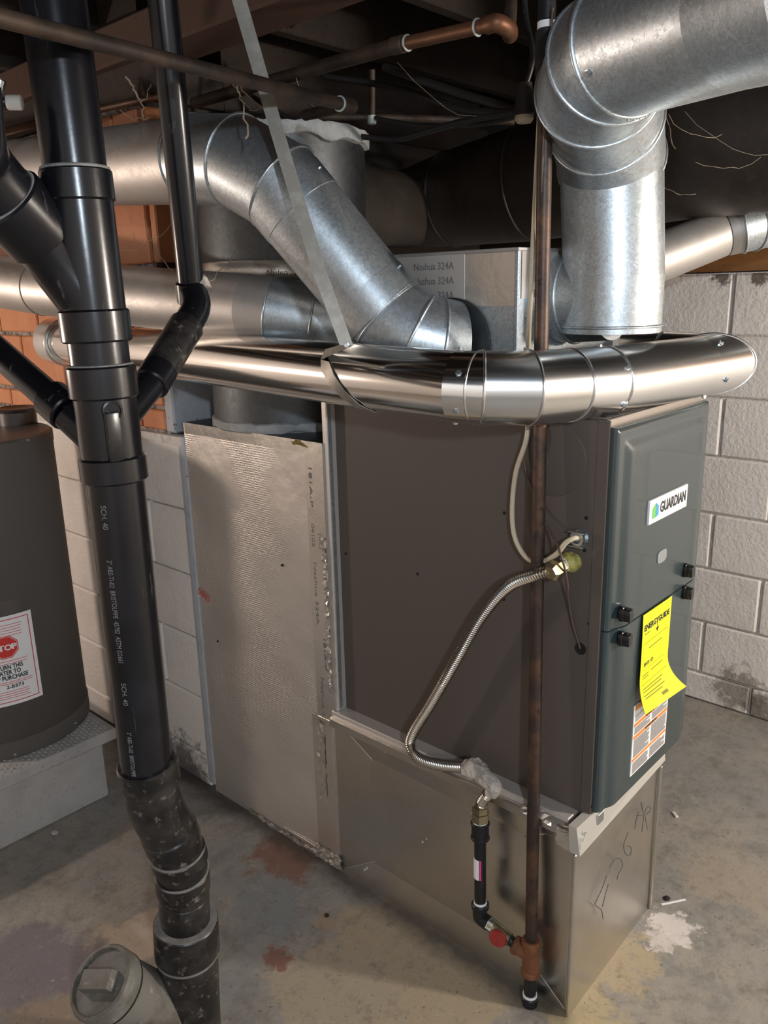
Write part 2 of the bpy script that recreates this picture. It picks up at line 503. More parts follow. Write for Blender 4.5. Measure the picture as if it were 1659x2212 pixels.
# concrete floor with worn paint, stains and white mineral spots
def floor_material():
    m = mat('floor_concrete', (.215, .205, .19), .62)
    nt = m.node_tree; N = nt.nodes; L = nt.links; b = N['Principled BSDF']
    tc = [n for n in N if n.type == 'NEW_GEOMETRY'][0]
    def nz(sc, det=6, ro=.65):
        n = N.new('ShaderNodeTexNoise'); n.inputs['Scale'].default_value = sc; n.inputs['Detail'].default_value = det
        n.inputs['Roughness'].default_value = ro
        L.new(tc.outputs['Position'], n.inputs['Vector']); return n.outputs['Fac']
    def rng(s, lo, hi, a=0, z=1):
        r = N.new('ShaderNodeMapRange'); r.inputs['From Min'].default_value = lo; r.inputs['From Max'].default_value = hi
        r.inputs['To Min'].default_value = a; r.inputs['To Max'].default_value = z
        L.new(s, r.inputs['Value']); return r.outputs[0]
    def mix(f, a, c2):
        x = N.new('ShaderNodeMix'); x.data_type = 'RGBA'
        L.new(f, x.inputs[0]); 
        if isinstance(a, tuple): x.inputs[6].default_value = (*a, 1)
        else: L.new(a, x.inputs[6])
        x.inputs[7].default_value = (*c2, 1); return x.outputs[2]
    def blob(c0, rad_, sc, edge=.25):
        # distance to a point, roughened by noise -> mask
        v = N.new('ShaderNodeVectorMath'); v.operation = 'DISTANCE'
        L.new(tc.outputs['Position'], v.inputs[0]); v.inputs[1].default_value = (c0[0], c0[1], 0)
        n = nz(sc, 8, .7)
        a = N.new('ShaderNodeMath'); a.operation = 'MULTIPLY_ADD'
        L.new(n, a.inputs[0]); a.inputs[1].default_value = rad_*3.4; L.new(v.outputs['Value'], a.inputs[2])
        return rng(a.outputs[0], rad_*(1.7+1+edge*.3), rad_*(1.7+1-edge*.3))
    cur = mix(rng(nz(2.2), .38, .64), (.245, .242, .232), (.34, .30, .245))
    cur = mix(rng(nz(11, 9, .75), .48, .66, 0, .8), cur, (.165, .15, .13))
    cur = mix(rng(nz(5.3), .55, .66, 0, .5), cur, (.215, .225, .225))
    for c0, r_, sc, colr in FLOOR_BLOBS:
        cur = mix(blob(c0, r_, sc, .5), cur, colr)
        dk = tuple(q*.72 for q in colr)
    cur = mix(rng(nz(20, 12, .82), .52, .62, 0, .5), cur, (.145, .12, .09))
    cur = mix(rng(nz(33, 12, .82), .56, .64, 0, .45), cur, (.44, .39, .32))
    cur = mix(rng(nz(85, 3), .64, .70, 0, .75), cur, (.07, .06, .05))
    cur = mix(rng(nz(60, 3), .69, .73, 0, .6), cur, (.52, .48, .43))
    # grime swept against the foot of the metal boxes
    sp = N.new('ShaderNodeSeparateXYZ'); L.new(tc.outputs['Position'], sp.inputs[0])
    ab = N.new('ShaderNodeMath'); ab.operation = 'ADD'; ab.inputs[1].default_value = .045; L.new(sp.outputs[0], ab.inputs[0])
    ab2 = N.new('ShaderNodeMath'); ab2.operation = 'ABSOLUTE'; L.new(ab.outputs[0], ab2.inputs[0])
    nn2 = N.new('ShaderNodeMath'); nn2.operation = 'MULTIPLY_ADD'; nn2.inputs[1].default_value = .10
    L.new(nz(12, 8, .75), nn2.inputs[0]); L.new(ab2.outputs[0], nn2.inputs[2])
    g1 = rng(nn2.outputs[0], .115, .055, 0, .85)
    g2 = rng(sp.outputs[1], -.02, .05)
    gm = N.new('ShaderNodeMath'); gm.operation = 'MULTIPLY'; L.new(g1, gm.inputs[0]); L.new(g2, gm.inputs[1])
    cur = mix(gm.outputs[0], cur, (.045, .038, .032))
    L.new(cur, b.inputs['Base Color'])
    L.new(rng(nz(4), .35, .65, .42, .75), b.inputs['Roughness'])
    bp = N.new('ShaderNodeBump'); bp.inputs['Strength'].default_value = .5; bp.inputs['Distance'].default_value = .01
    L.new(nz(26, 10, .75), bp.inputs['Height']); L.new(bp.outputs[0], b.inputs['Normal'])
FLOOR_BLOBS = [
    ((-0.179, 0.397, 0), .20, 6, (.37, .30, .21)),
    ((-0.321, 0.459, 0), .14, 7, (.36, .30, .22)),
    ((-0.155, 0.208, 0), .12, 7, (.38, .31, .21)),
    ((0.166, -0.005, 0), .10, 8, (.40, .32, .21)),
    ((-0.017, -0.008, 0), .10, 9, (.42, .34, .20)),
    ((-0.541, 0.952, 0), .09, 8, (.42, .34, .27)),
    ((-0.783, 0.861, 0), .13, 7, (.30, .23, .17)),
    ((-0.752, 1.063, 0), .13, 6, (.20, .17, .18)),
    ((-0.093, 0.88, 0), .10, 9, (.21, .115, .085)),
    ((-0.352, 0.619, 0), .035, 20, (.22, .11, .085)),
    ((-0.221, 0.698, 0), .02, 30, (.24, .10, .075)),
    ((-0.196, 0.62, -0), .03, 24, (.34, .26, .19)),
    ((-0.265, 0.776, -0), .10, 8, (.215, .225, .225)),
    ((0.356, -0.059, 0), .055, 26, (.66, .60, .56)),
    ((0.294, -0.056, 0), .03, 30, (.60, .54, .50)),
    ((0.619, -0.101, 0), .10, 9, (.34, .29, .23)),
    ((-0.263, 1.306, 0), .12, 8, (.27, .23, .19)),
]
floor_material()

# ================================================================ SETTING
def struct(o, label=None): return tag(o, label, None, None, 'structure')
XMIN, XMAX, YMIN, YMAX, ZC = -3.2, 1.54, -3.2, 3.4, 2.44
fl = struct(box('floor', (XMIN, YMIN, -.10), (XMAX+.2, YMAX, 0), M['floor_concrete']), 'worn grey concrete floor with tan patches and white mineral stains')

# --- right wall of painted concrete blocks
wr = struct(box('wall_right', (XMAX+.012, YMIN, 0), (XMAX+.2, YMAX, 1.588), M['mortar_paint']), 'white painted concrete block wall behind the furnace')
zs = [0, .115, .325, .535, .747, .957, 1.167, 1.378, 1.588]
def block_mesh(L_, H, T, mname, bev=.006):
    bm = bmesh.new(); bmesh.ops.create_cube(bm, size=1)
    for v in bm.verts: v.co = Vector((v.co.x*T, v.co.y*L_, v.co.z*H))
    bmesh.ops.bevel(bm, geom=bm.edges[:], offset=bev, segments=1, affect='EDGES')
    me = bpy.data.meshes.new('block'); bm.to_mesh(me); bm.free(); me.materials.append(M[mname])
    for p in me.polygons: p.use_smooth = True
    me.set_sharp_from_angle(angle=rad(20))
    return me
def place(me, name, loc, parent, rz=0):
    o = bpy.data.objects.new(name, me); COL.objects.link(o); o.parent = parent; o.location = loc
    if rz: o.rotation_euler = (0, 0, rz)
    return o
PIT = .408
for i in range(len(zs)-1):
    z0, z1 = zs[i], zs[i+1]
    me = block_mesh(PIT-.008, (z1-z0)-.007, .03, 'block_paint')
    off = .345 if i in (1, 3, 5, 7) else .345 - PIT/2 + .015
    for k in range(-6, 6):
        y = off + k*PIT + PIT/2
        if y < -2.2 or y > 2.4: continue
        place(me, 'concrete_block', (XMAX+.015+random.uniform(-.0012, .0012), y, (z0+z1)/2), wr)
rim = box('trim_1', (XMAX-.01, YMIN, 1.592), (XMAX+.2, YMAX, 1.86), M['rim_wood']); struct(rim, 'orange brown timber sill board above the right block wall')
box('ledger_board', (XMAX-.035, YMIN, 1.70), (XMAX-.012, YMAX, 1.86), M['wood_dark'], rim)
struct(box('wall_right_upper', (XMAX+.05, YMIN, 1.86), (XMAX+.2, YMAX, ZC), M['wood_dark']))

# --- left wall: white painted block below, orange glazed tile above, ends at y = 1.32
WX = -.03
YE, YE2 = 1.32, 1.385
wl = struct(box('wall_left', (WX+.012, YE+.01, 0), (WX+.26, YMAX, 1.16), M['mortar_paint']), 'orange glazed tile wall over white painted block base')
box('tile_bed', (WX+.012, YE2+.004, 1.16), (WX+.26, YMAX, 2.06), M['tile_mortar'], wl)
box('wall_plate', (WX+.0, YE2-.04, 2.062), (WX+.26, YMAX, 2.16), M['wood_dark'], wl)
box('rim_joist', (WX+.03, YE2+.004, 2.16), (WX+.08, YMAX, ZC), M['wood_dark'], wl)
# lower painted courses
zl = [0, .11, .318, .526, .733, .94, 1.155]
for i in range(6):
    z0, z1 = zl[i], zl[i+1]
    me = block_mesh(PIT-.005, (z1-z0)-.004, .03, 'block_paint' )
    y = YE + (0 if i % 2 else -PIT/2)
    while y < YMAX-.1:
        y0, y1 = max(y, YE), min(y+PIT, YMAX)
        if y1-y0 < .05: y += PIT; continue
        if abs(y1-y0-PIT) < .01: mm = me
        else: mm = block_mesh(y1-y0-.005, (z1-z0)-.004, .03, 'block_paint')
        place(mm, 'painted_block', (WX+.013, (y0+y1)/2, (z0+z1)/2), wl)
        y += PIT
box('corner_plaster', (WX-.004, YE-.022, .02), (WX+.26, YE+.012, 1.165), M['blue_lit_block'], wl, .006, 2)
box('ledge_plaster', (WX-.006, YE-.01, 1.135), (WX+.03, YMAX, 1.163), M['mortar_paint'], wl, .004, 2)
# orange tile courses
zt = [1.168, 1.24, 1.44, 1.64, 1.84, 2.05]
for i in range(5):
    z0, z1 = zt[i], zt[i+1]
    me = block_mesh(.300-.011, (z1-z0)-.014, .03, 'orange_tile', .004)
    y = YE2 + (-.02 if i % 2 else -.17)
    while y < YMAX-.1:
        y0, y1 = max(y, YE2), min(y+.300, YMAX)
        if y1-y0 > .05:
            mm = me if abs(y1-y0-.3) < .01 else block_mesh(y1-y0-.011, (z1-z0)-.014, .03, 'orange_tile', .004)
            place(mm, 'glazed_tile', (WX+.013+random.uniform(-.001, .001), (y0+y1)/2, (z0+z1)/2), wl)
        y += .300
# end face of the left wall, running off behind the return duct
we = struct(box('wall_back', (WX+.02, YE+.045, 0), (XMAX, YE+.30, 2.06), M['dark_void']), 'pale painted masonry wall end behind the return duct')  # backing slab coloured as dark void; the blocks on it are pale
for i, (z0, z1) in enumerate(((1.165, 1.375), (1.375, 1.46))):
    x = WX+.0
    while x < 1.4:
        w_ = PIT if (x > WX+.01 or i == 0) else PIT/2
        box('painted_block', (x+.003, YE2-.035, z0+.004), (min(x+w_, XMAX)-.003, YE2+.01, z1-.003), M['blue_lit_block'], we, .005)
        x += w_
for i, (z0, z1) in enumerate(((1.46, 1.64), (1.64, 1.84), (1.84, 2.05))):
    x = WX+.0 - (.15 if i % 2 else 0)
    while x < .45:
        box('glazed_tile', (max(x, WX)+.005, YE2-.035, z0+.007), (x+.300-.005, YE2-.005, z1-.007), M['orange_tile'], we, .004)
        x += .300
box('wall_plate', (WX+.27, YE2-.03, 2.062), (XMAX, YE+.30, 2.16), M['wood_dark'], we)
box('rim_joist', (WX+.30, YE2+.01, 2.16), (XMAX, YE2+.06, ZC), M['wood_dark'], we)
# unseen shell of the basement
struct(box('wall_left_far', (XMIN-.2, YMIN, 0), (XMIN, YMAX, ZC), M['block_paint']))
struct(box('wall_front', (XMIN, YMIN-.2, 0), (XMAX+.2, YMIN, ZC), M['block_paint']))
struct(box('wall_rear', (XMIN, YMAX, 0), (XMAX+.2, YMAX+.2, ZC), M['block_paint']))

# --- ceiling: boards, joists along X, a beam along Y
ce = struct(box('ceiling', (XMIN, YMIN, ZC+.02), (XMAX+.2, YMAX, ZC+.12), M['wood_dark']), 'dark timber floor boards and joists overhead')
y = YMIN
bme = block_mesh(XMAX-XMIN, .02, .135, 'wood_dark', .003)
while y < YMAX:
    place(bme, 'board', ((XMIN+XMAX)/2, y+.07, ZC+.008+random.uniform(-.003, .003)), ce, pi/2)
    y += .14
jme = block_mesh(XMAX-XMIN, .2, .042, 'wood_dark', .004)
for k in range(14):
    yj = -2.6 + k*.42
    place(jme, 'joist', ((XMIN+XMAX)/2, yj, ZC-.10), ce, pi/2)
b1 = box('beam', ((-0.043, 1.225, 2.15)[0]-.02, -2.6, 2.15), ((-0.043, 1.225, 2.15)[0]+.12, 3.2, 2.245), M['wood_red'], ce, .006)
# diagonal cross bracing between joists
for k in range(8):
    y0 = -1.34 + k*.42 + .03
    for s in (0, 1):
        p0 = Vector((.32+.02*s, y0, 2.26 if s else 2.40)); p1 = Vector((.32+.02*s, y0+.36, 2.40 if s else 2.26))
        tube('bridging', [p0, p1], .014, M['wood_dark'], ce, 4, 0)

# ================================================================ FURNACE
FW, FD, ZB, ZT = .442, .728, .484, 1.322
fu = empty('furnace', (FW/2, FD/2, ZB), 'tall furnace with brown side panel and glossy dark teal doors', 'furnace')
box('casing', (0, .003, ZB), (FW, FD, ZT-.004), M['casing'], fu, .002)
box('front_rail', (.004, -.001, ZT-.03), (FW-.004, .006, ZT), M['casing_raw'], fu, .001)
box('top_plate', (.01, .012, ZT-.006), (FW-.01, FD-.01, ZT), M['casing_dark'], fu, .001)
for k in range(6):
    box('vent_slot', (.03+k*.065, .02, ZT-.001), (.03+k*.065+.045, .05, ZT+.0015), M['hole'], fu)
box('edge_flange', (-.002, -.004, ZB+.002), (.004, .02, ZT-.002), M['casing'], fu, .001)
# doors: dished steel panels, ogee border
def door_panel(name, z0, z1, top, bot):
    nx, nz = 56, 70
    y0 = -.002
    def prof(d):
        pts = [(0, .009), (.003, .0135), (.009, .0165), (.018, .0172), (.025, .0178), (.034, .0215), (.044, .0258), (.056, .0270), (.075, .0270)]
        if d <= 0: return pts[0][1]
        for a, b_ in zip(pts[:-1], pts[1:]):
            if d <= b_[0]:
                t = (d-a[0])/(b_[0]-a[0]); t = t*t*(3-2*t)
                return a[1] + (b_[1]-a[1])*t
        return pts[-1][1]
    def grid(n, lo, hi):
        a = []
        for i in range(n+1):
            t = i/n
            a.append(lo + (hi-lo)*(.5-.5*cos(pi*t)) )
        return a
    X = grid(nx, .003, FW-.003); Z = grid(nz, z0, z1)
    vs = []; fs = []
    for z in Z:
        for x in X:
            d = min(x-.003, FW-.003-x)
            if top: d = min(d, (z1-z)*1.0)
            if bot: d = min(d, (z-z0)*1.0)
            vs.append((x, y0-prof(d), z))
    W_ = nx+1
    for j in range(nz):
        for i in range(nx):
            fs.append((j*W_+i, j*W_+i+1, (j+1)*W_+i+1, (j+1)*W_+i))
    nb = len(vs)
    # back rim
    per = [i for i in range(W_)] + [j*W_+nx for j in range(1, nz+1)] + [nz*W_+i for i in range(nx-1, -1, -1)] + [j*W_ for j in range(nz-1, 0, -1)]
    for p in per: vs.append((vs[p][0], y0+.001, vs[p][2]))
    for a in range(len(per)):
        b_ = (a+1) % len(per)
        fs.append((per[a], per[b_], nb+b_, nb+a))
    fs.append(tuple(range(nb, nb+len(per))))
    return raw(name, vs, fs, M['door'], fu, 50)
SEAM = (0.016, -0.029, 0.91)[2]
d_up = door_panel('upper_door', SEAM+.0015, ZT-.014, True, False)
d_lo = door_panel('lower_door', ZB+.022, SEAM-.0015, False, False)
DY = -.029
# latches
for px in ((0.036, -0.038, 0.943), (0.335, -0.038, 0.949), (0.039, -0.038, 0.89), (0.34, -0.038, 0.896)):
    x, _, z = px
    par = d_up if z > SEAM else d_lo
    vs = []; fs = []
    n = 14
    for yy, w_, h_ in ((DY+.001, .021, .0135), (DY-.006, .021, .0135), (DY-.007, .018, .0125), (DY-.019, .0175, .012), (DY-.021, .0155, .0105)):
        for k in range(n):
            a = 2*pi*k/n
            sx = abs(cos(a))**.55*(1 if cos(a) > 0 else -1); sz = abs(sin(a))**.55*(1 if sin(a) > 0 else -1)
            vs.append((x+.5*w_*sx, yy, z+1.15*h_*sz))
    for i in range(4):
        for k in range(n): fs.append((i*n+k, i*n+(k+1) % n, (i+1)*n+(k+1) % n, (i+1)*n+k))
    fs.append(tuple(range(n))); fs.append(tuple(4*n+k for k in range(n)))
    raw('latch', vs, fs, M['black_plastic'], par, 40)
# badge
ba, bb, bc, bd = (0.121, -0.029, 1.102), (0.312, -0.029, 1.099), (0.303, -0.029, 1.151), (0.126, -0.029, 1.149)
bx0, bx1 = (ba[0]+bd[0])/2, (bb[0]+bc[0])/2
bz0, bz1 = (ba[2]+bb[2])/2, (bc[2]+bd[2])/2
bg = box('badge', (bx0, DY-.005, bz0), (bx1, DY+.0015, bz1), M['white_badge'], d_up, .002, 2); bg['label'] = 'white maker badge with black lettering'
bw, bh = bx1-bx0, bz1-bz0
bmp = planemap((bx0+bw*.26, DY-.0052, bz0+bh*.33), (1, 0, 0), (0, 0, 1))
text('badge_lettering', 'GUARDIAN', bh*.62, bmp, M['ink'], d_up, bw*.68, bold=.03)
def flat(name, pts, y, mat_, par, th=.0006):
    n = len(pts)
    vs = [(p[0], y, p[1]) for p in pts] + [(p[0], y-th, p[1]) for p in pts]
    fs = [tuple(range(n)), tuple(range(n, 2*n))] + [(k, (k+1) % n, n+(k+1) % n, n+k) for k in range(n)]
    return raw(name, vs, fs, mat_, par, 0)
lx = bx0+bw*.07
flat('badge_logo_green', [(lx, bz0+bh*.22), (lx+bw*.075, bz0+bh*.22), (lx+bw*.075, bz0+bh*.80), (lx, bz0+bh*.62)], DY-.0052, M['logo_green'], d_up)
flat('badge_logo_blue', [(lx+bw*.08, bz0+bh*.22), (lx+bw*.15, bz0+bh*.28), (lx+bw*.15, bz0+bh*.66), (lx+bw*.08, bz0+bh*.82)], DY-.0052, M['logo_blue'], d_up)
wx, _, wz = (0.207, -0.029, 1.015)
tb = []
for k in range(20):
    a = 2*pi*k/20
    tb.append((wx+.0215*(abs(cos(a))**.6)*(1 if cos(a) > 0 else -1), wz+.0135*(abs(sin(a))**.6)*(1 if sin(a) > 0 else -1)))
flat('sight_glass', tb, DY+.0022, M['clear_plastic'], d_up, .004)
# warning sticker
wa, wb, wc, wd = (0.124, -0.03, 0.537), (0.3, -0.03, 0.542), (0.288, -0.03, 0.691), (0.115, -0.03, 0.722)
sx0, sx1 = (wa[0]+wd[0])/2, (wb[0]+wc[0])/2
sz0, sz1 = (wa[2]+wb[2])/2, (wc[2]+wd[2])/2
st_ = box('warning_sticker', (sx0, -.0310, sz0), (sx1, -.0285, sz1), M['paper'], d_lo); st_['label'] = 'white sticker with orange bands and small print'
sw, sh = sx1-sx0, sz1-sz0
sy = -.0311
for fz0, fz1 in ((.93, .995), (.70, .745), (.52, .565), (.20, .235)):
    flat('orange_band', [(sx0+.003, sz0+sh*fz0), (sx1-.003, sz0+sh*fz0), (sx1-.003, sz0+sh*fz1), (sx0+.003, sz0+sh*fz1)], sy, M['orange_ink'], d_lo, .0003)
def lines(name, x0, x1, z0, z1, n, y, m_, par, jag=True, th=.0004):
    vs = []; fs = []
    h = (z1-z0)/n*.32
    for k in range(n):
        z = z0+(z1-z0)*(k+.5)/n
        xe = x1-(random.random()*.3*(x1-x0) if jag and k % 4 == 3 else 0)
        b0 = len(vs)
        vs += [(x0, y, z-h), (xe, y, z-h), (xe, y, z+h), (x0, y, z+h)]
        fs.append((b0, b0+1, b0+2, b0+3))
    o = raw(name, vs, fs, m_, par, 0)
    return o
for fz0, fz1, n_ in ((.76, .86, 5), (.58, .69, 6), (.25, .51, 14), (.02, .18, 8)):
    lines('small_print', sx0+.006, sx0+sw*.47, sz0+sh*fz0, sz0+sh*fz1, n_, sy-.0002, M['grey_ink'], d_lo)
    lines('small_print', sx0+sw*.52, sx1-.006, sz0+sh*fz0, sz0+sh*fz1, n_, sy-.0002, M['grey_ink'], d_lo)
for fz in (.71, .53):
    text('sticker_heading', 'WARNING', .008, planemap((sx0+sw*.33, sy-.0004, sz0+sh*fz), (1, 0, 0), (0, 0, 1)), M['ink'], d_lo, sw*.34, bold=.02)
lathe('symbol_disc', (sx0+sw*.60, sy, sz0+sh*.885), (0, -1, 0), [(0, .010), (.0004, .010), (.0004, 0)], M['red_ink'], d_lo, 20)
lathe('symbol_disc', (sx0+sw*.60, sy-.0003, sz0+sh*.885), (0, -1, 0), [(0, .007), (.0004, .007), (.0004, 0)], M['paper'], d_lo, 20)
# side panel: holes, knock-out disc
for px in ((0, 0.688, 0.928), (0, 0.456, 0.926), (0, 0.221, 1.111), (0, 0.219, 0.922), (0, 0.014, 1.3), (0, 0.036, 1.132), (0, 0.037, 1.067), (0, 0.02, 0.92), (0, 0.02, 0.488), (0, -0.003, 0.52)):
    lathe('screw_hole', (.0005, px[1], px[2]), (-1, 0, 0), [(0, .0038), (.0012, .0038), (.0012, 0)], M['hole'], fu, 12)
kc = (0, 0.113, 1.236)
lathe('knockout', (.0005, kc[1], kc[2]), (-1, 0, 0), [(0, .0725), (.0009, .0725), (.0013, .071), (.0013, 0)], M['casing_dark'], fu, 48, 80)
wh = (0, 0.036, 0.862)
lathe('wire_grommet', (.0005, wh[1], wh[2]), (-1, 0, 0), [(0, .0125), (.0016, .0125), (.0016, .010), (.0006, .009), (.0006, 0)], M['hole'], fu, 24)
box('leveling_tab', (.02, -.012, ZB-.018), (.045, -.006, ZB+.006), M['zinc'], fu, .001)

# yellow energy label, taped at the top and curling out at the foot
def yellow_label():
    tl, tr = Vector((0.129, -0.033, 0.908)), Vector((0.268, -0.033, 0.91))
    bl, br = Vector((0.134, -0.058, 0.731)), Vector((0.27, -0.058, 0.731))
    x0, x1 = tl.x, tr.x
    zt_ = (tl.z+tr.z)/2; 
    H = .218
    wdt = x1-x0
    def surf(u, v, off=0):
        # u across 0..1, v down 0..1
        curl = max(0, v-.62)/.38
        amt = (curl**2)*(.018+.022*u)
        y = -.0325 - .004*sin(pi*v)*(1-u) - amt
        x = x0 + wdt*u + .016*curl**2*(u+.1) - .006*sin(pi*v)*(1-u)
        z = zt_ - H*v + .010*curl**2*u
        return Vector((x, y-off, z))
    n = 24
    vs = []; fs = []
    for s in (0, .0004):
        for j in range(n+1):
            for i in range(n+1): vs.append(surf(i/n, j/n, s))
    W_ = n+1; K = W_*W_
    for j in range(n):
        for i in range(n):
            fs.append((j*W_+i, j*W_+i+1, (j+1)*W_+i+1, (j+1)*W_+i))
            fs.append((K+j*W_+i, K+j*W_+i+1, K+(j+1)*W_+i+1, K+(j+1)*W_+i))
    for i in range(n):
        fs.append((i, i+1, K+i+1, K+i)); a = n*W_
        fs.append((a+i, a+i+1, K+a+i+1, K+a+i))
        fs.append((i*W_, (i+1)*W_, K+(i+1)*W_, K+i*W_)); fs.append((i*W_+n, (i+1)*W_+n, K+(i+1)*W_+n, K+i*W_+n))
    root = empty('energy_label', (x0, -.033, zt_-H), 'bright yellow energy label hanging curled from the lower door', 'label')
    raw('sheet', vs, fs, M['yellow_paper'], root, 60)
    mp = lambda x, y, z: surf(x, 1-y, .0006+z)
    text('heading', 'ENERGYGUIDE', .11, lambda x, y, z: mp(.05+x, .83+y*.72, z), M['ink'], root, .88, bold=.03)
    text('figure', '80.0', .10, lambda x, y, z: mp(.10+x, .46+y*.55, z), M['ink'], root, .32)
    def bar(u0, u1, v0, v1, nm='ruled_line', m_='yellow_ink'):
        q = [mp(u0+(u1-u0)*k/8, v0, .0001) for k in range(9)] + [mp(u1-(u1-u0)*k/8, v1, .0001) for k in range(9)]
        vs_ = q; f = [(k, k+1, 16-k, 17-k) for k in range(8)]
        raw(nm, vs_, f, M[m_], root, 0)
    bar(.06, .9, .695, .70); bar(.06, .9, .27, .275); bar(.06, .065, .27, .70); bar(.895, .9, .27, .70); bar(.1, .85, .42, .424)
    for v0, u0, u1 in ((.62, .25, .72), (.36, .1, .3), (.36, .38, .8), (.33, .1, .3), (.22, .08, .72), (.19, .08, .66), (.15, .08, .70), (.12, .1, .6), (.79, .08, .26)):
        bar(u0, u1, v0, v0+.010, 'print_line')
    bar(.50, .66, .055, .085, 'print_line')
    # arrow under the heading
    raw('arrow', [mp(.46, .78, .0001), mp(.58, .78, .0001), mp(.52, .735, .0001), mp(.51, .84, .0001), mp(.53, .84, .0001), mp(.53, .77, .0001), mp(.51, .77, .0001)], [(0, 1, 2), (3, 4, 5, 6)], M['ink'], root, 0)
yellow_label()

# ================================================================ BASE (return boot under the furnace)
BX0, BX1 = -.034, .384
BY = .006
bs = empty('sheet_metal_box', (.17, .36, 0), 'galvanised sheet metal base box under the furnace, cross creased, pencil marks', 'furnace base')
def creased(name, a, b, c, d, out, parent, m_='sheet_metal', ctr=None, th=.012):
    a, b, c, d = map(Vector, (a, b, c, d))
    n = (b-a).cross(d-a).normalized()
    ct = (a+b+c+d)/4 if ctr is None else Vector(ctr)
    ct = ct + n*out
    vs = [a, b, c, d, ct] + [p - n*th for p in (a, b, c, d)]
    fs = [(0, 1, 4), (1, 2, 4), (2, 3, 4), (3, 0, 4), (0, 1, 6, 5), (1, 2, 7, 6), (2, 3, 8, 7), (3, 0, 5, 8), (5, 6, 7, 8)]
    return raw(name, vs, fs, M[m_], parent, 0)
ZF = ZB-.004
creased('side_panel', (BX0, .726, 0), (BX0, BY, 0), (BX0-.006, BY, ZF), (BX0, .726, ZF), -.034, bs, 'sheet_metal', None)
creased('front_panel', (BX0, BY, 0), (BX1, BY+.008, 0), (BX1-.008, BY+.008, ZF), (BX0-.006, BY, ZF), -.008, bs)
creased('side_panel', (BX1, BY+.008, 0), (BX1, .726, 0), (BX1, .726, ZF), (BX1-.008, BY+.008, ZF), -.004, bs)
box('top_frame', (BX0, BY+.004, ZF-.012), (BX1-.008, .726, ZF+.003), M['sheet_metal'], bs)
box('corner_seam', (BX0-.008, BY-.002, .002), (BX0+.001, BY+.006, ZF-.06), M['sheet_metal'], bs, .002)
box('corner_seam', (BX1-.005, BY-.001, .002), (BX1+.004, BY+.007, ZF-.06), M['sheet_metal'], bs, .002)
cp = Vector((BX0+.034-.003, .366, ZF/2))
for q_ in ((BX0, .726, 0), (BX0, BY, 0), (BX0-.006, BY, ZF), (BX0, .726, ZF)):
    tube('crease', [Vector(q_)+Vector((.001, 0, 0)), cp+Vector((.001, 0, 0))], .0016, M['sheet_metal'], bs, 6)
# flanges at the top edge
f0, f1, f2, f3 = (-0.054, -0.012, 0.434), (0.354, -0.012, 0.458), (0.36, -0.006, 0.49), (-0.063, -0.006, 0.503)
hexa('front_flange', [f0, f1, (f1[0], BY+.006, f1[2]), (f0[0], BY+.006, f0[2]), f3, f2, (f2[0], BY+.006, f2[2]), (f3[0], BY+.006, f3[2])], M['sheet_light'], bs)
box('side_flange', (BX0-.014, BY-.012, ZB-.030), (BX0+.036, .727, ZB-.004), M['sheet_metal'], bs, .003)
box('side_flange', (BX0-.004, BY+.02, ZB-.006), (.004, .727, ZB+.012), M['foil_tape_flat'], bs, .002)
crinkle('foil_tape', (BX0-.0160, .135, ZB-.012), (0, -.150, -.002), (.014, 0, .016), 16, 3, .005, 'foil_tape', bs)
crinkle('foil_tape', (BX0-.0165, .045, ZB-.050), (0, -.055, 0), (0, 0, .044), 6, 5, .003, 'foil_tape', bs)
# pencil figures on the front
def scribble(pts, par):
    P = [(1100+x/2.968, 1500+y/2.968) for x, y in pts]
    return P
for pl_ in ([(0.109, 0.004, 0.278), (0.092, 0.004, 0.26), (0.065, 0.004, 0.24), (0.059, 0.004, 0.232), (0.091, 0.004, 0.197), (0.102, 0.004, 0.165)], [(0.119, 0.004, 0.248), (0.108, 0.004, 0.23), (0.095, 0.004, 0.203)], [(0.122, 0.004, 0.29), (0.148, 0.004, 0.298), (0.177, 0.004, 0.278), (0.188, 0.004, 0.254), (0.17, 0.004, 0.244), (0.163, 0.004, 0.233)], [(0.209, 0.004, 0.334), (0.188, 0.004, 0.313), (0.2, 0.004, 0.281), (0.227, 0.004, 0.261), (0.228, 0.004, 0.281), (0.206, 0.004, 0.298)], [(0.243, 0.004, 0.324), (0.248, 0.004, 0.346), (0.259, 0.004, 0.362)], [(0.246, 0.004, 0.357), (0.277, 0.004, 0.341)], [(0.268, 0.004, 0.382), (0.287, 0.004, 0.333), (0.285, 0.004, 0.291)], [(0.317, 0.004, 0.28), (0.295, 0.004, 0.337), (0.311, 0.004, 0.348), (0.327, 0.004, 0.329), (0.305, 0.004, 0.327)]):
    pts = catmull(pl_, 5)
    tube('pencil_mark', pts, .0009, M['pencil'], bs, 5)
for px in ((-0.034, 0.544, 0.442), (-0.034, 0.35, 0.463), (-0.034, 0.632, 0.047), (-0.034, 0.427, 0.237)):
    screw(Vector(px)+Vector((.004, 0, 0)), (-1, 0, 0), bs, None, .003)

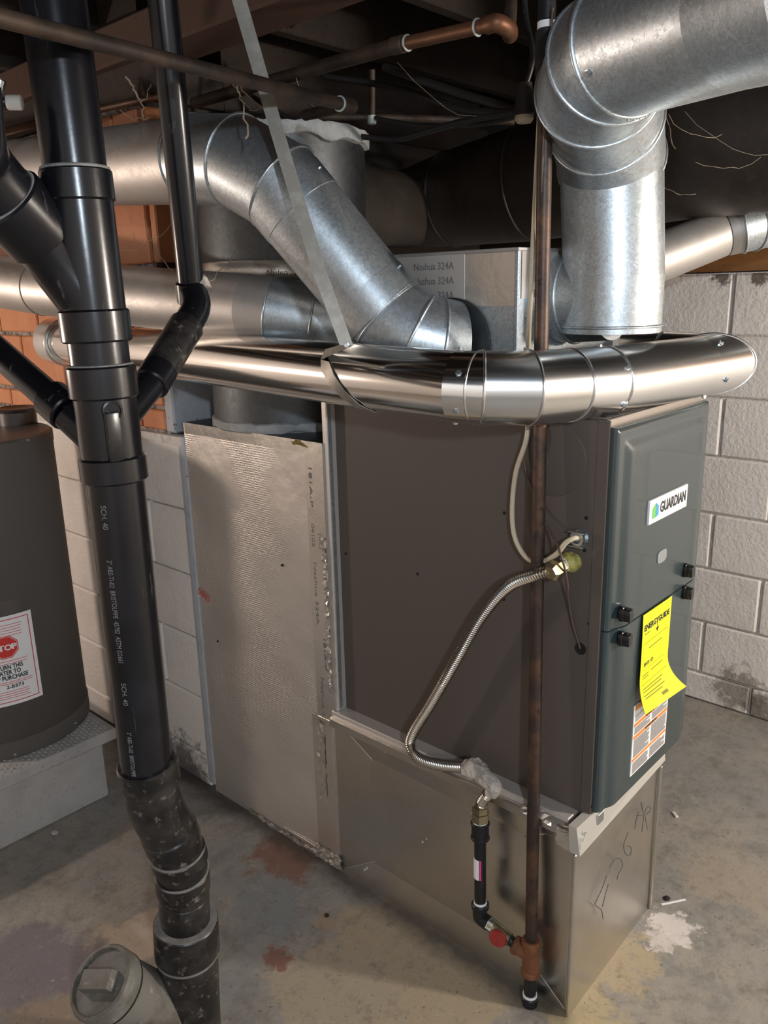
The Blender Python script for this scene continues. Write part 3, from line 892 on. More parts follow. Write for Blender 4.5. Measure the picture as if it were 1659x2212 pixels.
# ================================================================ RETURN BOX (foil faced)
RX0, RX1, RY0, RY1, RZ = -.03, .44, .722, 1.300, 1.205
rb = empty('return_box', (.2, 1.0, 0), 'tall foil faced return air box beside the furnace side', 'duct box')
def wavy_panel(name, o, eu, ev, nu, nv, amp, m_, parent, seed=1):
    # gently dented sheet
    from mathutils import noise
    o = Vector(o); eu = Vector(eu); ev = Vector(ev); nrm = eu.cross(ev).normalized()
    vs = []; fs = []
    for j in range(nv+1):
        for i in range(nu+1):
            u, v = i/nu, j/nv
            e = min(u, 1-u, v, 1-v)
            p = o + eu*u + ev*v
            k = min(1, e*10)
            h = noise.noise(p*4.0+Vector((seed, 0, 0)))*amp + noise.noise(p*11.0)*amp*.35
            vs.append(p + nrm*h*k)
    W_ = nu+1
    for j in range(nv):
        for i in range(nu): fs.append((j*W_+i, j*W_+i+1, (j+1)*W_+i+1, (j+1)*W_+i))
    K = len(vs)
    back = [o, o+eu, o+eu+ev, o+ev]
    vs += [b_ - nrm*.02 for b_ in back]
    fs.append((K, K+1, K+2, K+3))
    c4 = [0, nu, nv*W_+nu, nv*W_]
    fs += [(c4[0], c4[1], K+1, K), (c4[1], c4[2], K+2, K+1), (c4[2], c4[3], K+3, K+2), (c4[3], c4[0], K, K+3)]
    return raw(name, vs, fs, M[m_], parent, 60)
wavy_panel('foil_face', (RX0, RY1, 0), (0, RY0-RY1, 0), (0, 0, RZ), 40, 60, .006, 'foil_scrim', rb)
box('core', (RX0+.018, .732, 0.001), (RX1, RY1, RZ-.004), M['galvanised_dark'], rb)
box('top_sheet', (RX0+.004, .732, RZ-.005), (RX1, RY1, RZ+.002), M['galvanised_dark'], rb)
strip('foil_tape', [(RX0-.003, RY0+.03, .02), (RX0-.004, RY0+.03, .3), (RX0-.003, RY0+.03, .6), (RX0-.004, RY0+.03, .9), (RX0-.003, RY0+.03, RZ)], .062, (1, 0, 0), M['foil_tape'], rb, .002)
strip('foil_tape', [(RX0-.005, RY0+.045, .03), (RX0-.006, RY0+.045, .25), (RX0-.005, RY0+.045, .46)], .075, (1, 0, 0), M['foil_tape'], rb, .002)
strip('foil_tape', [(RX0-.003, RY0+.02, .012), (RX0-.004, RY0+.13, .014), (RX0-.003, RY0+.24, .010)], .03, (1, 0, 0), M['foil_tape'], rb, .003)
strip('foil_tape', [(RX0-.003, RY0+.0, RZ-.012), (RX0-.003, RY1-.01, RZ-.012)], .03, (1, 0, 0), M['foil_tape'], rb, .002)
box('corner_angle', (RX0+.001, .7075, ZB+.012), (.002, RY0+.002, ZT+.012), M['foil_tape_flat'], rb, .002)
strip('foil_tape', [(RX0+.010, .7068, ZB+.02), (RX0+.012, .7066, .8), (RX0+.011, .7064, 1.0), (RX0+.010, .7068, 1.30)], .011, (0, -1, 0), M['galvanised'], rb, .001)
for y_, z_ in ((1.22, .55), (.9, .86)):
    screw((RX0+.001, y_, z_), (-1, 0, 0), rb, M['black_iron'], .003)
# printing on the tape, running down the seam
fm = lambda y0, z0: planemap((RX0-.0048, y0, z0), (0, 0, -1), (0, -1, 0))
for y0, z0, tx, wd_ in ((.772, 1.15, '181A-P', .10), (.772, 1.00, '04102', .06), (.770, .90, 'Nashua 324A', .17), (.745, .98, '(UL)', .04), (.748, .70, '181A-P', .09), (.765, .58, 'Nashua 324A UL181A-P', .30), (.744, .42, 'Nashua 324A', .17)):
    text('tape_print', tx, .015, fm(y0, z0), M['grey_ink'], rb, wd_)
text('stamp', 'DEMO', .030, planemap((RX0-.0072, 1.292, .69), (0, -.94, -.33), (0, -.33, .94)), M['red_ink'], rb, .055)
wool = []
for k in range(10):
    a = random.random()*6.28
    wool.append((.0+random.uniform(-.002, .002), .80+random.uniform(-.025, .025), RZ-.004+random.uniform(-.006, .004)))
tube('insulation_tuft', catmull([(w[0]-.032, w[1], w[2]) for w in wool], 4), .004, M['insulation'], rb, 6)
crinkle('foil_tape', (RX0-.004, RY0+.012, .55), (0, -.014, 0), (0, 0, .42), 3, 60, .006, 'foil_tape', rb)
crinkle('foil_tape', (RX0-.006, RY0+.066, .20), (0, -.030, 0), (0, 0, .25), 4, 22, .004, 'foil_tape', rb)
crinkle('foil_tape', (RX0-.006, RY0+.10, .004), (0, -.11, 0), (0, 0, .045), 14, 6, .006, 'foil_tape', rb)
crinkle('foil_tape', (RX0-.005, RY0+.40, .002), (0, -.30, 0), (0, 0, .016), 30, 2, .005, 'foil_tape', rb)
# round return riser
DC = (.175, 1.055)
rr = empty('return_riser', (DC[0], DC[1], RZ), 'wide dark galvanised riser rising from the foil faced box', 'duct')
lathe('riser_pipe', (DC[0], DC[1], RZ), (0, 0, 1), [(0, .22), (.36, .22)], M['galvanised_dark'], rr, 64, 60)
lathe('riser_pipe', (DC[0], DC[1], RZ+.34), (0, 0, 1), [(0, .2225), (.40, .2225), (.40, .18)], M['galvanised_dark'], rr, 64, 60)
def ragged_ring(name, c0, r, z0, h, m_, par, amp=.012, n=80, t=.006, seed=0):
    from mathutils import noise
    vs = []; fs = []
    for k in range(n):
        a = 2*pi*k/n
        w = noise.noise(Vector((cos(a)*3+seed, sin(a)*3, 0)))*amp
        w2 = noise.noise(Vector((cos(a)*9+seed, sin(a)*9, 5)))*amp*.6
        for (dr, zz) in ((0, z0+w), (t, z0+w+.003), (t+w2*.3, z0+h*.5), (t, z0+h+w2), (0, z0+h+w2+.003)):
            vs.append((c0[0]+(r+dr)*cos(a), c0[1]+(r+dr)*sin(a), zz))
    for k in range(n):
        k2 = (k+1) % n
        for j in range(4): fs.append((k*5+j, k2*5+j, k2*5+j+1, k*5+j+1))
    return raw(name, vs, fs, M[m_], par, 60)
ragged_ring('mastic_band', DC, .221, RZ+.002, .022, 'mastic', rr)
ragged_ring('foil_tape_band', DC, .2235, 1.545, .085, 'foil_tape_flat', rr, .004, 96, .002)
ragged_ring('foil_tape_band', DC, .2245, 1.585, .050, 'foil_tape', rr, .004, 96, .002, 8)
ragged_ring('mastic_band', DC, .223, 1.915, .035, 'mastic', rr, .02, 80, .012, 3)
def cylmap(c0, r, a0, z0, sgn=1):
    return lambda x, y, z: Vector((c0[0]+(r+z)*cos(a0+sgn*x/r), c0[1]+(r+z)*sin(a0+sgn*x/r), z0+y))
for a_, z_ in ((-2.50, 1.60), (-2.20, 1.60), (-2.35, 1.556), (-2.0, 1.556), (-1.85, 1.60)):
    text('tape_print', 'Nashua 324A UL181', .020, cylmap(DC, .2262, a_, z_), M['grey_ink'], rr, .14)

# ================================================================ PLENUM
PX0, PX1, PY0, PY1, PZ = .02, .425, .212, .722, 1.628
pm = empty('supply_plenum', ((PX0+PX1)/2, .46, ZT), 'square galvanised plenum on the furnace top, silver tape round it', 'plenum')
box('plenum_box', (PX0, PY0, ZT+.001), (PX1, PY1, PZ), M['galvanised'], pm, .002)
box('corner_seam', (PX0-.004, PY0-.004, ZT+.002), (PX0+.006, PY0+.006, PZ-.002), M['galvanised'], pm, .002)
box('top_flange', (PX0-.003, PY0-.003, PZ-.004), (PX1+.003, PY1+.003, PZ+.003), M['galvanised_aged'], pm, .001)
box('base_flange', (PX0-.008, PY0-.008, ZT), (PX1+.005, PY1, ZT+.02), M['galvanised'], pm, .001)
strip('foil_tape', [(PX0-.0018, PY1, PZ-.048), (PX0-.0018, PY0+.125, PZ-.048)], .088, (1, 0, 0), M['foil_tape_flat'], pm, .001)
strip('foil_tape', [(PX0-.0012, PY0+.13, PZ-.055), (PX0-.0012, PY0, PZ-.055)], .10, (1, 0, 0), M['foil_tape'], pm, .0008)
strip('foil_tape', [(PX0+.01, PY0-.0018, PZ-.048), (PX1, PY0-.0018, PZ-.048)], .088, (0, -1, 0), M['foil_tape_flat'], pm, .001)
for zz in (.026, .055, .084):
    for yy in (.47, .60):
        text('tape_print', 'Nashua 324A', .021, planemap((PX0-.0028, yy, PZ-zz-.006), (0, -1, 0), (0, 0, 1)), M['grey_ink'], pm, .105)
    for xx in (.06, .20, .34):
        text('tape_print', 'UL181A-P' if xx < .1 or xx > .3 else 'Nashua 324', .021, planemap((xx, PY0-.0028, PZ-zz-.006), (1, 0, 0), (0, 0, 1)), M['grey_ink'], pm, .085)
for z_ in (1.50, 1.44): screw((PX0+.03, PY0-.001, z_), (0, -1, 0), pm, None, .003)

# ================================================================ ROUND DUCTS
def duct_run(root, path, r, mats, names, bead_at=(), brr=.0035, n=56, lap=0.0):
    R_ = r if isinstance(r, list) else [r]*len(path)
    for i in range(len(path)-1):
        seg_rings = rings_of(path, R_, n)
        A, B = seg_rings[i], seg_rings[i+1]
        # each section is its own closed shell
        vs = A+B
        fs = [(k, (k+1) % n, n+(k+1) % n, n+k) for k in range(n)] + [tuple(range(n)), tuple(range(n, 2*n))]
        raw(names[i], vs, fs, mats[i], root, 40)
    for i in bead_at:
        rr_ = R_[i]
        ring = bead('seam_bead', path, i, R_, mats[min(i, len(mats)-1)], root, brr)

def perp_pt(p, d, r, ang):
    u, v = frame_for(d)
    return Vector(p)+(u*cos(ang)+v*sin(ang))*r, (u*cos(ang)+v*sin(ang))
G, GA, GD = M['galvanised'], M['galvanised_aged'], M['galvanised_dark']
R7 = .089

# diagonal run: horizontal aged pipe, gored elbow, diagonal, elbow into the plenum
dr = empty('supply_duct', (-.1, .6, 1.44), 'round duct running level from the left, then slanting down to the plenum', 'duct', 'round supply ducts')
U0, U0b, U1 = (-.2, 2.30, 1.942), (-.2, 2.1, 1.93), (-.205, 1.06, 1.852)
J1, J2, J3 = (-.208, .90, 1.842), (-.200, .76, 1.822), (-.176, .655, 1.765)
L1, C2, C1_, C0_ = (-.065, .475, 1.508), (-.040, .418, 1.462), (-.012, .385, 1.45), (.022, .365, 1.447)
run = [U0, U1, J1, J2, J3, L1, C2, C1_, C0_]
duct_run(dr, run, [R7, R7, R7*1.02, R7*1.03, R7*1.02, R7*.985, R7*1.02, R7*1.01, R7], [GA, GA, G, G, G, G, G, G],
         ['level_pipe', 'crimp_collar', 'elbow_gore', 'elbow_gore', 'slanted_pipe', 'elbow_gore', 'elbow_gore', 'takeoff_collar'], (2, 3, 4, 5, 6, 7), .0035)
lathe('lap_band', lerp(J3, L1, .02), Vector(L1)-Vector(J3), [(0, R7*1.01), (0, R7*1.035), (.06, R7*1.03), (.062, R7*.98)], G, dr, 56, 50)
lathe('lap_band', lerp(J3, L1, .80), Vector(L1)-Vector(J3), [(0, R7*.98), (0, R7*1.0), (.06, R7*1.02), (.062, R7*.98)], G, dr, 56, 50)
for t in (.1, .84):
    for a_ in (2.2, 3.6, 5.0):
        p, nn = perp_pt(lerp(J3, L1, t), Vector(L1)-Vector(J3), R7*1.02, a_); screw(p, nn, dr, None, .003)
lathe('collar_ring', (.018, .365, 1.447), (-1, 0, 0), [(0, R7*1.04), (.004, R7*1.05), (.006, R7*.98)], GD, dr, 56, 50)

# lower left run
lr = empty('supply_duct', (-.1, 1.0, 1.45), 'lower pale round duct passing behind the black pipes towards the plenum', 'duct', 'round supply ducts')
Q0, Q1, Q2, Q3, Q4, Q5 = (-.295, 1.95, 1.625), (-0.089, 0.89, 1.526), (-0.063, 0.837, 1.516), (-0.001, 0.761, 1.495), (0.044, 0.706, 1.483), (.14, .715, 1.485)
duct_run(lr, [Q0, (-.235, 1.62, 1.588), Q1, Q2, Q3, Q4, Q5], [.076, .076, .077, .079, .079, .079, .077], [GA, GA, GA, G, G, G],
         ['level_pipe', 'level_pipe', 'crimp_collar', 'elbow_gore', 'elbow_gore', 'takeoff_collar'], (3, 4, 5), .003)
tube('level_pipe', [(-.36, 2.6, 1.68), Q0], .0755, GA, lr, 48)
bead('draw_band', [Q0, (-.235, 1.62, 1.588), Q1], 1, .077, GA, lr, .0015)

# vertical riser, right: elbow out of the plenum front, straight pipe, elbow to the horizontal
vr = empty('supply_duct', (.19, .10, 1.45), 'bright vertical round duct with elbow turning off overhead right', 'duct', 'round supply ducts')
RV = .097; PY0_ = .212
V3, V4 = (0.192, 0.102, 1.571), (0.195, 0.12, 1.789)
V5, V6, V7, V8 = (0.097, 0.084, 1.84), (-0.002, 0.048, 1.873), (-0.06, -0.002, 1.897), (-0.083, -0.039, 1.904)
V9, V10 = (-0.141, -0.228, 1.904), (-0.242, -0.374, 1.885)
VB = (V3[0], V3[1], 1.466)
duct_run(vr, [VB, V3, V4], [RV, RV, RV], [G, G], ['riser_pipe', 'riser_pipe'], ())
bead('seam_bead', [VB, lerp(VB, V3, .12), V3], 1, RV*1.003, G, vr, .003)
duct_run(vr, [(V3[0]+.0, PY0_+.002, 1.535), (V3[0]+.0, PY0_-.03, 1.535), (V3[0], V3[1], 1.54)], [RV*.94, RV*.94, RV*.93], [G, G], ['takeoff_collar', 'elbow_gore'], (0, 1), .004)
duct_run(vr, [V4, V5, V6, V7, V8, V9, V10], [RV*1.03, RV*1.03, RV*1.03, RV*1.03, RV*1.02, RV*1.02, RV*1.02], [G]*6,
         ['crimp_collar', 'elbow_gore', 'elbow_gore', 'elbow_gore', 'overhead_pipe', 'overhead_pipe'], (0, 1, 2, 3, 4), .004)
dv = (Vector(V4)-Vector(V3)).normalized()
for a_ in (.3, 2.0, 4.2, 5.3):
    p, nn = perp_pt(lerp(V4, V5, .5), dv, RV*1.05, a_); screw(p, nn, vr)
for k in range(12):
    p, nn = perp_pt(lerp(V8, V9, .045), Vector(V9)-Vector(V8), RV*1.03, 1.6+k*.13); screw(p, nn, vr, G, .0022)
p, nn = perp_pt(lerp(V8, V9, .06), Vector(V9)-Vector(V8), RV*1.03, .5); screw(p, nn, vr)
# standing lock seam along the overhead pipe
sp_ = [perp_pt(lerp(V8, V9, t), Vector(V9)-Vector(V8), RV*1.03, 2.9)[0] for t in (0.02, .5, 1)]
tube('lock_seam', sp_, .002, G, vr, 8)

# flue: new bright pipe
fr = empty('flue_pipe', (-.1, .6, 1.32), 'shiny new exhaust pipe crossing in front of the furnace top', 'pipe')
BSm, SS = M['bright_steel'], M['satin_steel']
rF = .0635
F0, F1, F2 = (-.048, 1.97, 1.422), (-.062, 1.86, 1.42), (-0.189, 0.202, 1.389)
F3, F4, F5, F6 = (-0.162, 0.165, 1.386), (-0.107, 0.104, 1.384), (-0.022, 0.072, 1.382), (0.075, 0.051, 1.381)
F7, F8, F9, F10 = (0.381, 0.001, 1.385), (0.443, -0.009, 1.386), (.455, .105, 1.388), (.43, .19, 1.385)
duct_run(fr, [F1, F2, F3, F4, F5, F6, F7, F8, F9, F10], [rF, rF, rF*1.035, rF*1.04, rF*1.035, rF*1.03, rF, rF*1.03, rF*1.03, rF*1.02],
         [BSm, BSm, SS, SS, SS, SS, SS, SS, SS], ['long_pipe', 'crimp_collar', 'elbow_gore', 'elbow_gore', 'elbow_gore', 'front_pipe', 'end_collar', 'elbow_gore', 'elbow_gore'], (2, 3, 4, 5, 7, 8), .0028)
bead('seam_bead', [F1, lerp(F2, F3, .85), F3], 1, rF*1.02, SS, fr, .0022)
lathe('wall_collar', F1, Vector(F0)-Vector(F1), [(0, rF), (0, rF*1.12), (.03, rF*1.16), (.10, rF*1.2), (.10, rF*.9)], SS, fr, 48, 50)
bead('seam_bead', [F2, F1, F0], 1, rF*1.17, SS, fr, .003)
for p0, p1, t, angs in ((F2, F3, .08, (.6, 1.7, 3.2, 4.6, 5.8)), (F5, F6, .92, (.6, 1.7, 3.2, 4.6, 5.8)), (F7, F8, .4, (.4, 1.4, 2.4, 4.0, 5.4))):
    for a_ in angs:
        p, nn = perp_pt(lerp(p0, p1, t), Vector(p1)-Vector(p0), rF*1.03, a_); screw(p, nn, fr)

# silver pipe at the right, rising under the big trunk
sr = empty('supply_duct', (.9, .25, 1.6), 'pale silver duct rising to the right under the brown trunk', 'duct', 'round supply ducts')
K0, K1, K2, K3, K4, K5 = (.428, .46, 1.50), (.76, .33, 1.600), (1.038, 0.21, 1.689), (1.051, 0.165, 1.699), (1.077, 0.14, 1.707), (1.26, .02, 1.74)
duct_run(sr, [K0, K1, K2, K3, K4, K5, (1.28, -.6, 1.78)], [.0635, .0635, .0635, .066, .067, .066, .066], [GA, GA, GA, G, G, G],
         ['level_pipe', 'level_pipe', 'crimp_collar', 'elbow_gore', 'elbow_gore', 'overhead_pipe'], (3, 4), .004)
bead('seam_bead', [K1, K2, K3], 1, .064, M['cable_black'], sr, .0012)

# big brown trunk
tr_ = empty('trunk_duct', (.95, .5, 1.7), 'very wide dusty brown round trunk duct under the joists', 'duct')
tp = [(.62, 1.22, 1.80), (.95, 1.479, 1.825), (.95, 1.075, 1.846), (.95, .77, 1.867), (.95, .271, 1.930), (.95, .085, 1.936), (.95, -1.6, 1.96)]
T_ = M['trunk_paint']
duct_run(tr_, [(.95, 1.28, 1.83), tp[2], tp[3], tp[4], (.95, -1.6, 1.94)], [.128, .150, .172, .203, .225], [T_]*4,
         ['trunk_section', 'trunk_section', 'trunk_section', 'trunk_section'], (1, 2), .005)
tube('branch_stub', [(.36, 1.08, 1.80), (.95, 1.22, 1.82)], .115, T_, tr_, 40)

# ================================================================ BLACK DRAIN STACK
sk = empty('drain_stack', (-.61, .62, 0), 'tall black plastic drain stack with two side branches and offset foot', 'drain pipe')
A_, AD = M['abs'], M['abs_dusty']
r3 = .0445
S_top = Vector((-0.713, 0.492, 1.861)); S_mid = Vector((-0.707, 0.486, 1.274)); S_bot = Vector((-0.704, 0.496, 0.759))
dtop = (S_top-S_mid).normalized()
S_roof = S_top + dtop*((2.40-S_top.z)/dtop.z)
def on_axis(py):
    # point of the stack at a photographed height, baked by interpolation of known heights
    ks = [(158, S_top), (1040, S_mid), (1650, S_bot)]
    for (a, pa), (b, pb) in zip(ks[:-1], ks[1:]):
        if py <= b:
            za, zb = pa, pb
            # perspective-correct interpolation between the two depths
            da = (pa-Vector(CAM_LOC)).dot(-Vector(CAM_ROWS[2])); db = (pb-Vector(CAM_LOC)).dot(-Vector(CAM_ROWS[2]))
            s = (py-a)/(b-a); t = s*da/(db+(da-db)*s)
            return pa.lerp(pb, t)
    return S_bot
tube('stack_pipe', [S_roof, on_axis(400)], r3, A_, sk, 48)
tube('stack_pipe', [on_axis(720), on_axis(810)], r3, A_, sk, 48)
tube('stack_pipe', [on_axis(1010), S_mid, on_axis(1670)], r3, A_, sk, 48)
def body(name, y0, y1, r, m_=A_): return tube(name, [on_axis(y0), on_axis(y1)], r, m_, sk, 48)
def hubat(y0, y1, r, m_=A_):
    a, b = on_axis(y0), on_axis(y1); return hub('hub', a, b-a, (b-a).length, r, m_, sk)
body('wye_fitting', 420, 690, .0475); hubat(367, 437, .0510); hubat(668, 738, .0520)
body('wye_fitting', 850, 1000, .0475); hubat(788, 858, .0520); hubat(982, 1036, .0520)
for y_ in (366, 789): 
    bead('cement_smear', [on_axis(y_-30), on_axis(y_), on_axis(y_+30)], 1, .0455, M['cement'], sk, .0035)
# boss with a plugged test tapping
bp_ = on_axis(880)
bd_ = Vector((-.30, -.90, .02)).normalized()
lathe('tapping_boss', bp_+bd_*.042, bd_, [(0, .016), (.008, .015), (.0085, .012), (.005, .0115), (.005, .005), (.003, .004), (.003, 0)], A_, sk, 28)
bq = on_axis(930)
box('cast_rib', (bq.x-.030, bq.y-.0500, bq.z-.04), (bq.x-.006, bq.y-.040, bq.z+.035), A_, sk, .003, 2)
# upper left branch
B0, B1, B2, B3 = on_axis(655), (-0.758, 0.522, 1.644), (-0.789, 0.514, 1.673), (-0.847, 0.492, 1.728)
tube('branch_pipe', [B0, B1, B2], .0465, A_, sk, 48)
hub('hub', B1, Vector(B2)-Vector(B1), .075, .0535, A_, sk)
bend = [lerp(B1, B2, 1.2), B3, (-0.868, 0.465, 1.756), (-0.873, 0.449, 1.817)]
tube('branch_pipe', catmull(bend, 6), .0455, A_, sk, 48)
bead('cement_smear', [B1, lerp(B1, Vector(B1)+(Vector(B2)-Vector(B1)).normalized()*.077, 1), B3], 1, .0475, M['cement'], sk, .0025)
# lower left branch, thinner
E0, E1, E2 = on_axis(975), (-0.739, 0.549, 1.382), (-0.773, 0.784, 1.51)
tube('branch_pipe', [E0, E1], [.030, .0275], A_, sk, 40)
hub('hub', E1, Vector(E2)-Vector(E1), .048, .0315, A_, sk)
tube('branch_pipe', [E1, E2], .0242, A_, sk, 40)
# right vent branch
H0, H1, H2, H3, H4, H5 = (-0.492, 0.558, 2.052), (-0.421, 0.646, 1.57), (-0.431, 0.621, 1.538), (-0.464, 0.606, 1.506), (-0.586, 0.543, 1.419), on_axis(935)
tube('vent_pipe', [H0, H1], .0242, A_, sk, 36)
hub('hub', lerp(H0, H1, .975), Vector(H1)-Vector(H0), .04, .0290, A_, sk)
tube('street_elbow', catmull([lerp(H0, H1, 1.0), H2, H3, lerp(H3, H4, .3)], 6), .0265, A_, sk, 36)
hub('hub', lerp(H3, H4, .02), Vector(H4)-Vector(H3), (Vector(H4)-Vector(H3)).length*.85, .0315, AD, sk, .0295)
hub('hub', lerp(H3, H4, .80), Vector(H4)-Vector(H3), .045, .0305, A_, sk)
tube('branch_pipe', [H4, H5], .0255, A_, sk, 36)
mp_ = Vector(H1)+Vector((0, 0, .012))
lathe('cement_lump', mp_+Vector((.012, -.012, -.01)), (.3, -.2, 1), [(0, .012), (.006, .020), (.012, .015), (.02, .008), (.024, 0)], M['dope'], sk, 9, 0)
# offset foot
I0, I1, I2, I3, I4, I5, I6 = S_bot, Vector((-0.693, 0.499, 0.665)), Vector((-0.667, 0.501, 0.586)), Vector((-0.652, 0.504, 0.519)), Vector((-0.649, 0.511, 0.452)), Vector((-0.648, 0.517, 0.373)), Vector((-0.649, 0.527, 0.244))
hub('hub', on_axis(1645), I1-S_bot, .045, .0525, AD, sk)
tube('elbow', catmull([on_axis(1655), I1, I2, I3], 6), .0490, AD, sk, 44)
hub('hub', lerp(I1, I2, .75), I3-I1, .035, .0520, AD, sk)
hub('hub', lerp(I2, I3, .55), I3-I2, .030, .0525, AD, sk)
tube('elbow', catmull([I2, I3, I4, I5], 6), .0475, AD, sk, 44)
hub('hub', lerp(I3, I4, .35), I4-I3, .042, .0515, AD, sk)
ax = (I6-I4).normalized()
hub('hub', I4+ax*.012, ax, .045, .0485, AD, sk)
for q_, rr_ in ((lerp(I2, I3, .55), .0500), (lerp(I3, I4, .35), .0490)):
    bead('dust_line', [q_-(I4-I2).normalized()*.05, q_, q_+(I4-I2).normalized()*.05], 1, rr_, M['dust_ring'], sk, .0028)
lathe('reducer', I5-ax*.004, ax, [(0, .047), (0, .060), (.003, .0625), (.075, .0635), (.078, .0605), (.078, .04)], AD, sk, 48)
lathe('dust_ledge', I5-ax*.0055, ax, [(0, .046), (0, .0605), (.0018, .061), (.0018, .046)], M['dust_ring'], sk, 48)
foot = I5+ax*.07
zf = foot + ax*((foot.z+.02)/(-ax.z))
tube('foot_pipe', [foot, zf], .0595, AD, sk, 48)
bead('dust_line', [foot-ax*.05, foot+ax*.008, zf], 1, .0598, M['dust_ring'], sk, .0025)
# printing down the pipe
def pipe_text(body_, y0, y1, size, ang=.30):
    a, b = on_axis(y0), on_axis(y1)
    d = (b-a).normalized()
    tocam = (Vector(CAM_LOC)-a); tocam = (tocam-d*tocam.dot(d)).normalized()
    side = d.cross(tocam)
    Lg = (b-a).length
    def mp(x, y, z):
        an = ang - y/r3
        return a + d*x + (tocam*cos(an) - side*sin(an)*-1)*(r3+.0006+z)
    text('pipe_print', body_, size, mp, M['paper'] if 'pipe_ink' not in M else M['pipe_ink'], sk, Lg, thick=.0002)
mat('pipe_ink', (.20, .20, .21), .6)
PA = .62
pipe_text('SCH. 40', 1075, 1125, .013, PA)
pipe_text('3" ABS-TI-02  BRISTOLPIPE  45782  ASTM D2661', 1190, 1405, .012, PA)
pipe_text('SCH. 40', 1448, 1495, .012, PA)
pipe_text('3" ABS-TI-02  BRISTOLPIPE', 1552, 1645, .011, PA)

# cleanout: grey wye leg with a screwed plug
cl = empty('cleanout', (-.68, .75, 0), 'grey dusty cleanout stub with screw plug at stack foot', 'cleanout')
O0, O1 = Vector((-0.818, 0.556, 0.334)), Vector((-0.651, 0.558, 0.089))
od = (O0-O1).normalized()
tube('cleanout_leg', [O1, O0-od*.03], [.066, .061], M['pvc_grey'], cl, 48)
lathe('plug_rim', O0-od*.045, od, [(0, .060), (.004, .066), (.034, .067), (.040, .064), (.042, .058), (.036, .057), (.036, 0)], M['pvc_grey'], cl, 48)
bead('black_rim_line', [O1, O0-od*.045, O0], 1, .0630, M['hole'], cl, .0030)  # black line round the back of the plug rim
u_, v_ = frame_for(od)
cc = O0-od*.008
vs = []
for s, h in ((.036, 0), (.033, .018)):
    for a_, b_ in ((-1, -.5), (1, -.5), (1, .5), (-1, .5)): vs.append(cc + (u_*a_*cos(.5)+v_*a_*sin(.5))*s + (-u_*sin(.5)+v_*cos(.5))*b_*s + od*h)
raw('plug_wrench_bar', vs, [(0, 1, 2, 3), (4, 5, 6, 7), (0, 1, 5, 4), (1, 2, 6, 5), (2, 3, 7, 6), (3, 0, 4, 7)], M['pvc_grey'], cl, 0)

# ================================================================ GAS LINE
gl = empty('gas_riser', (-.06, .09, .02), 'rusty vertical iron gas pipe in front of the furnace side', 'gas pipe')
G0, G1, G2, G3 = Vector((-.020, .138, 1.93)), Vector((-0.062, 0.091, 0.158)), Vector((-0.063, 0.09, 0.085)), Vector((-0.064, 0.089, 0.011))
tube('riser_pipe', [G0, G1], .0133, M['iron'], gl, 28)
gd = (G1-G0).normalized()
hub('tee_cap', G0-gd*.045, gd, .08, .0185, M['black_iron'], gl)
lathe('thread_tape', G0-gd*.057, gd, [(0, .0135), (0, .0160), (.011, .0160), (.011, .013)], M['white_tape'], gl, 24)
hub('cap', G0-gd*.100, gd, .044, .0150, M['black_iron'], gl)
# tee at the foot
tee = tube('tee', [G1-gd*.010, G1+gd*.075], .0190, M['rust'], gl, 28)
hub('tee_band', G1-gd*.014, gd, .016, .0215, M['rust'], gl)
hub('tee_band', G1+gd*.062, gd, .016, .0215, M['rust'], gl)
X0 = G1+gd*.026
X1 = Vector((-0.068, 0.128, 0.14))
tube('tee_branch', [X0, lerp(X0, X1, 1.0)], .0175, M['rust'], gl, 28)
hub('tee_band', lerp(X0, X1, .72), X1-X0, .015, .0205, M['rust'], gl)
tube('drip_nipple', [G1+gd*.07, G3-gd*.01], .0135, M['black_iron'], gl, 28)
hub('drip_cap', G3-gd*.012, gd, .036, .0190, M['black_iron'], gl, .0165)
lathe('thread_tape', G3-gd*.017, gd, [(0, .0138), (0, .0160), (.007, .0165), (.007, .0135)], M['white_tape'], gl, 24)
# valve, elbow, vertical nipple
X2, X3, X4 = Vector((-0.072, 0.163, 0.155)), Vector((-0.075, 0.198, 0.163)), Vector((-0.075, 0.215, 0.175))
tube('close_nipple', [X1, X2], .0120, M['black_iron'], gl, 24)
vl = hub('valve_body', lerp(X1, X2, .35), X3-X1, (X3-X1).length*.8, .0150, M['brass_nut'], gl)
lathe('valve_collar', lerp(X2, X3, .55), X3-X2, [(0, .012), (0, .017), (.014, .017), (.014, .012)], M['zinc'], gl, 6, 20)
hd = Vector((-1, -.25, .1)).normalized()
lathe('valve_handle', X2+hd*.014, hd, [(0, .006), (.004, .0195), (.010, .0205), (.013, .019), (.013, .004), (.013, 0)], M['valve_red'], gl, 24)
tube('elbow', catmull([lerp(X2, X3, .9), X3+Vector((0, .008, .0)), X4+Vector((0, .004, -.006)), X4+Vector((0, .004, .022))], 6), .0165, M['black_iron'], gl, 28)
N0, N1 = X4+Vector((0, .004, .020)), Vector((-0.075, 0.221, 0.388))
hub('elbow_band', N0-Vector((0, 0, .004)), (0, 0, 1), .014, .0205, M['black_iron'], gl)
lathe('thread_tape', N0+Vector((0, 0, .009)), N1-N0, [(0, .014), (0, .0155), (.006, .015), (.006, .0132)], M['white_tape'], gl, 24)
tube('long_nipple', [N0, N1], .0133, M['black_iron'], gl, 28)
nd = (N1-N0).normalized()
la, lb = Vector((-0.075, 0.221, 0.274)), Vector((-0.075, 0.223, 0.326))
ll = (lb-la).length
stk = lathe('pipe_sticker', la, nd, [(0, .0134), (0, .0138), (ll, .0138), (ll, .0134)], M['paper'], gl, 28); stk['label'] = 'white and pink paper sticker round the nipple'
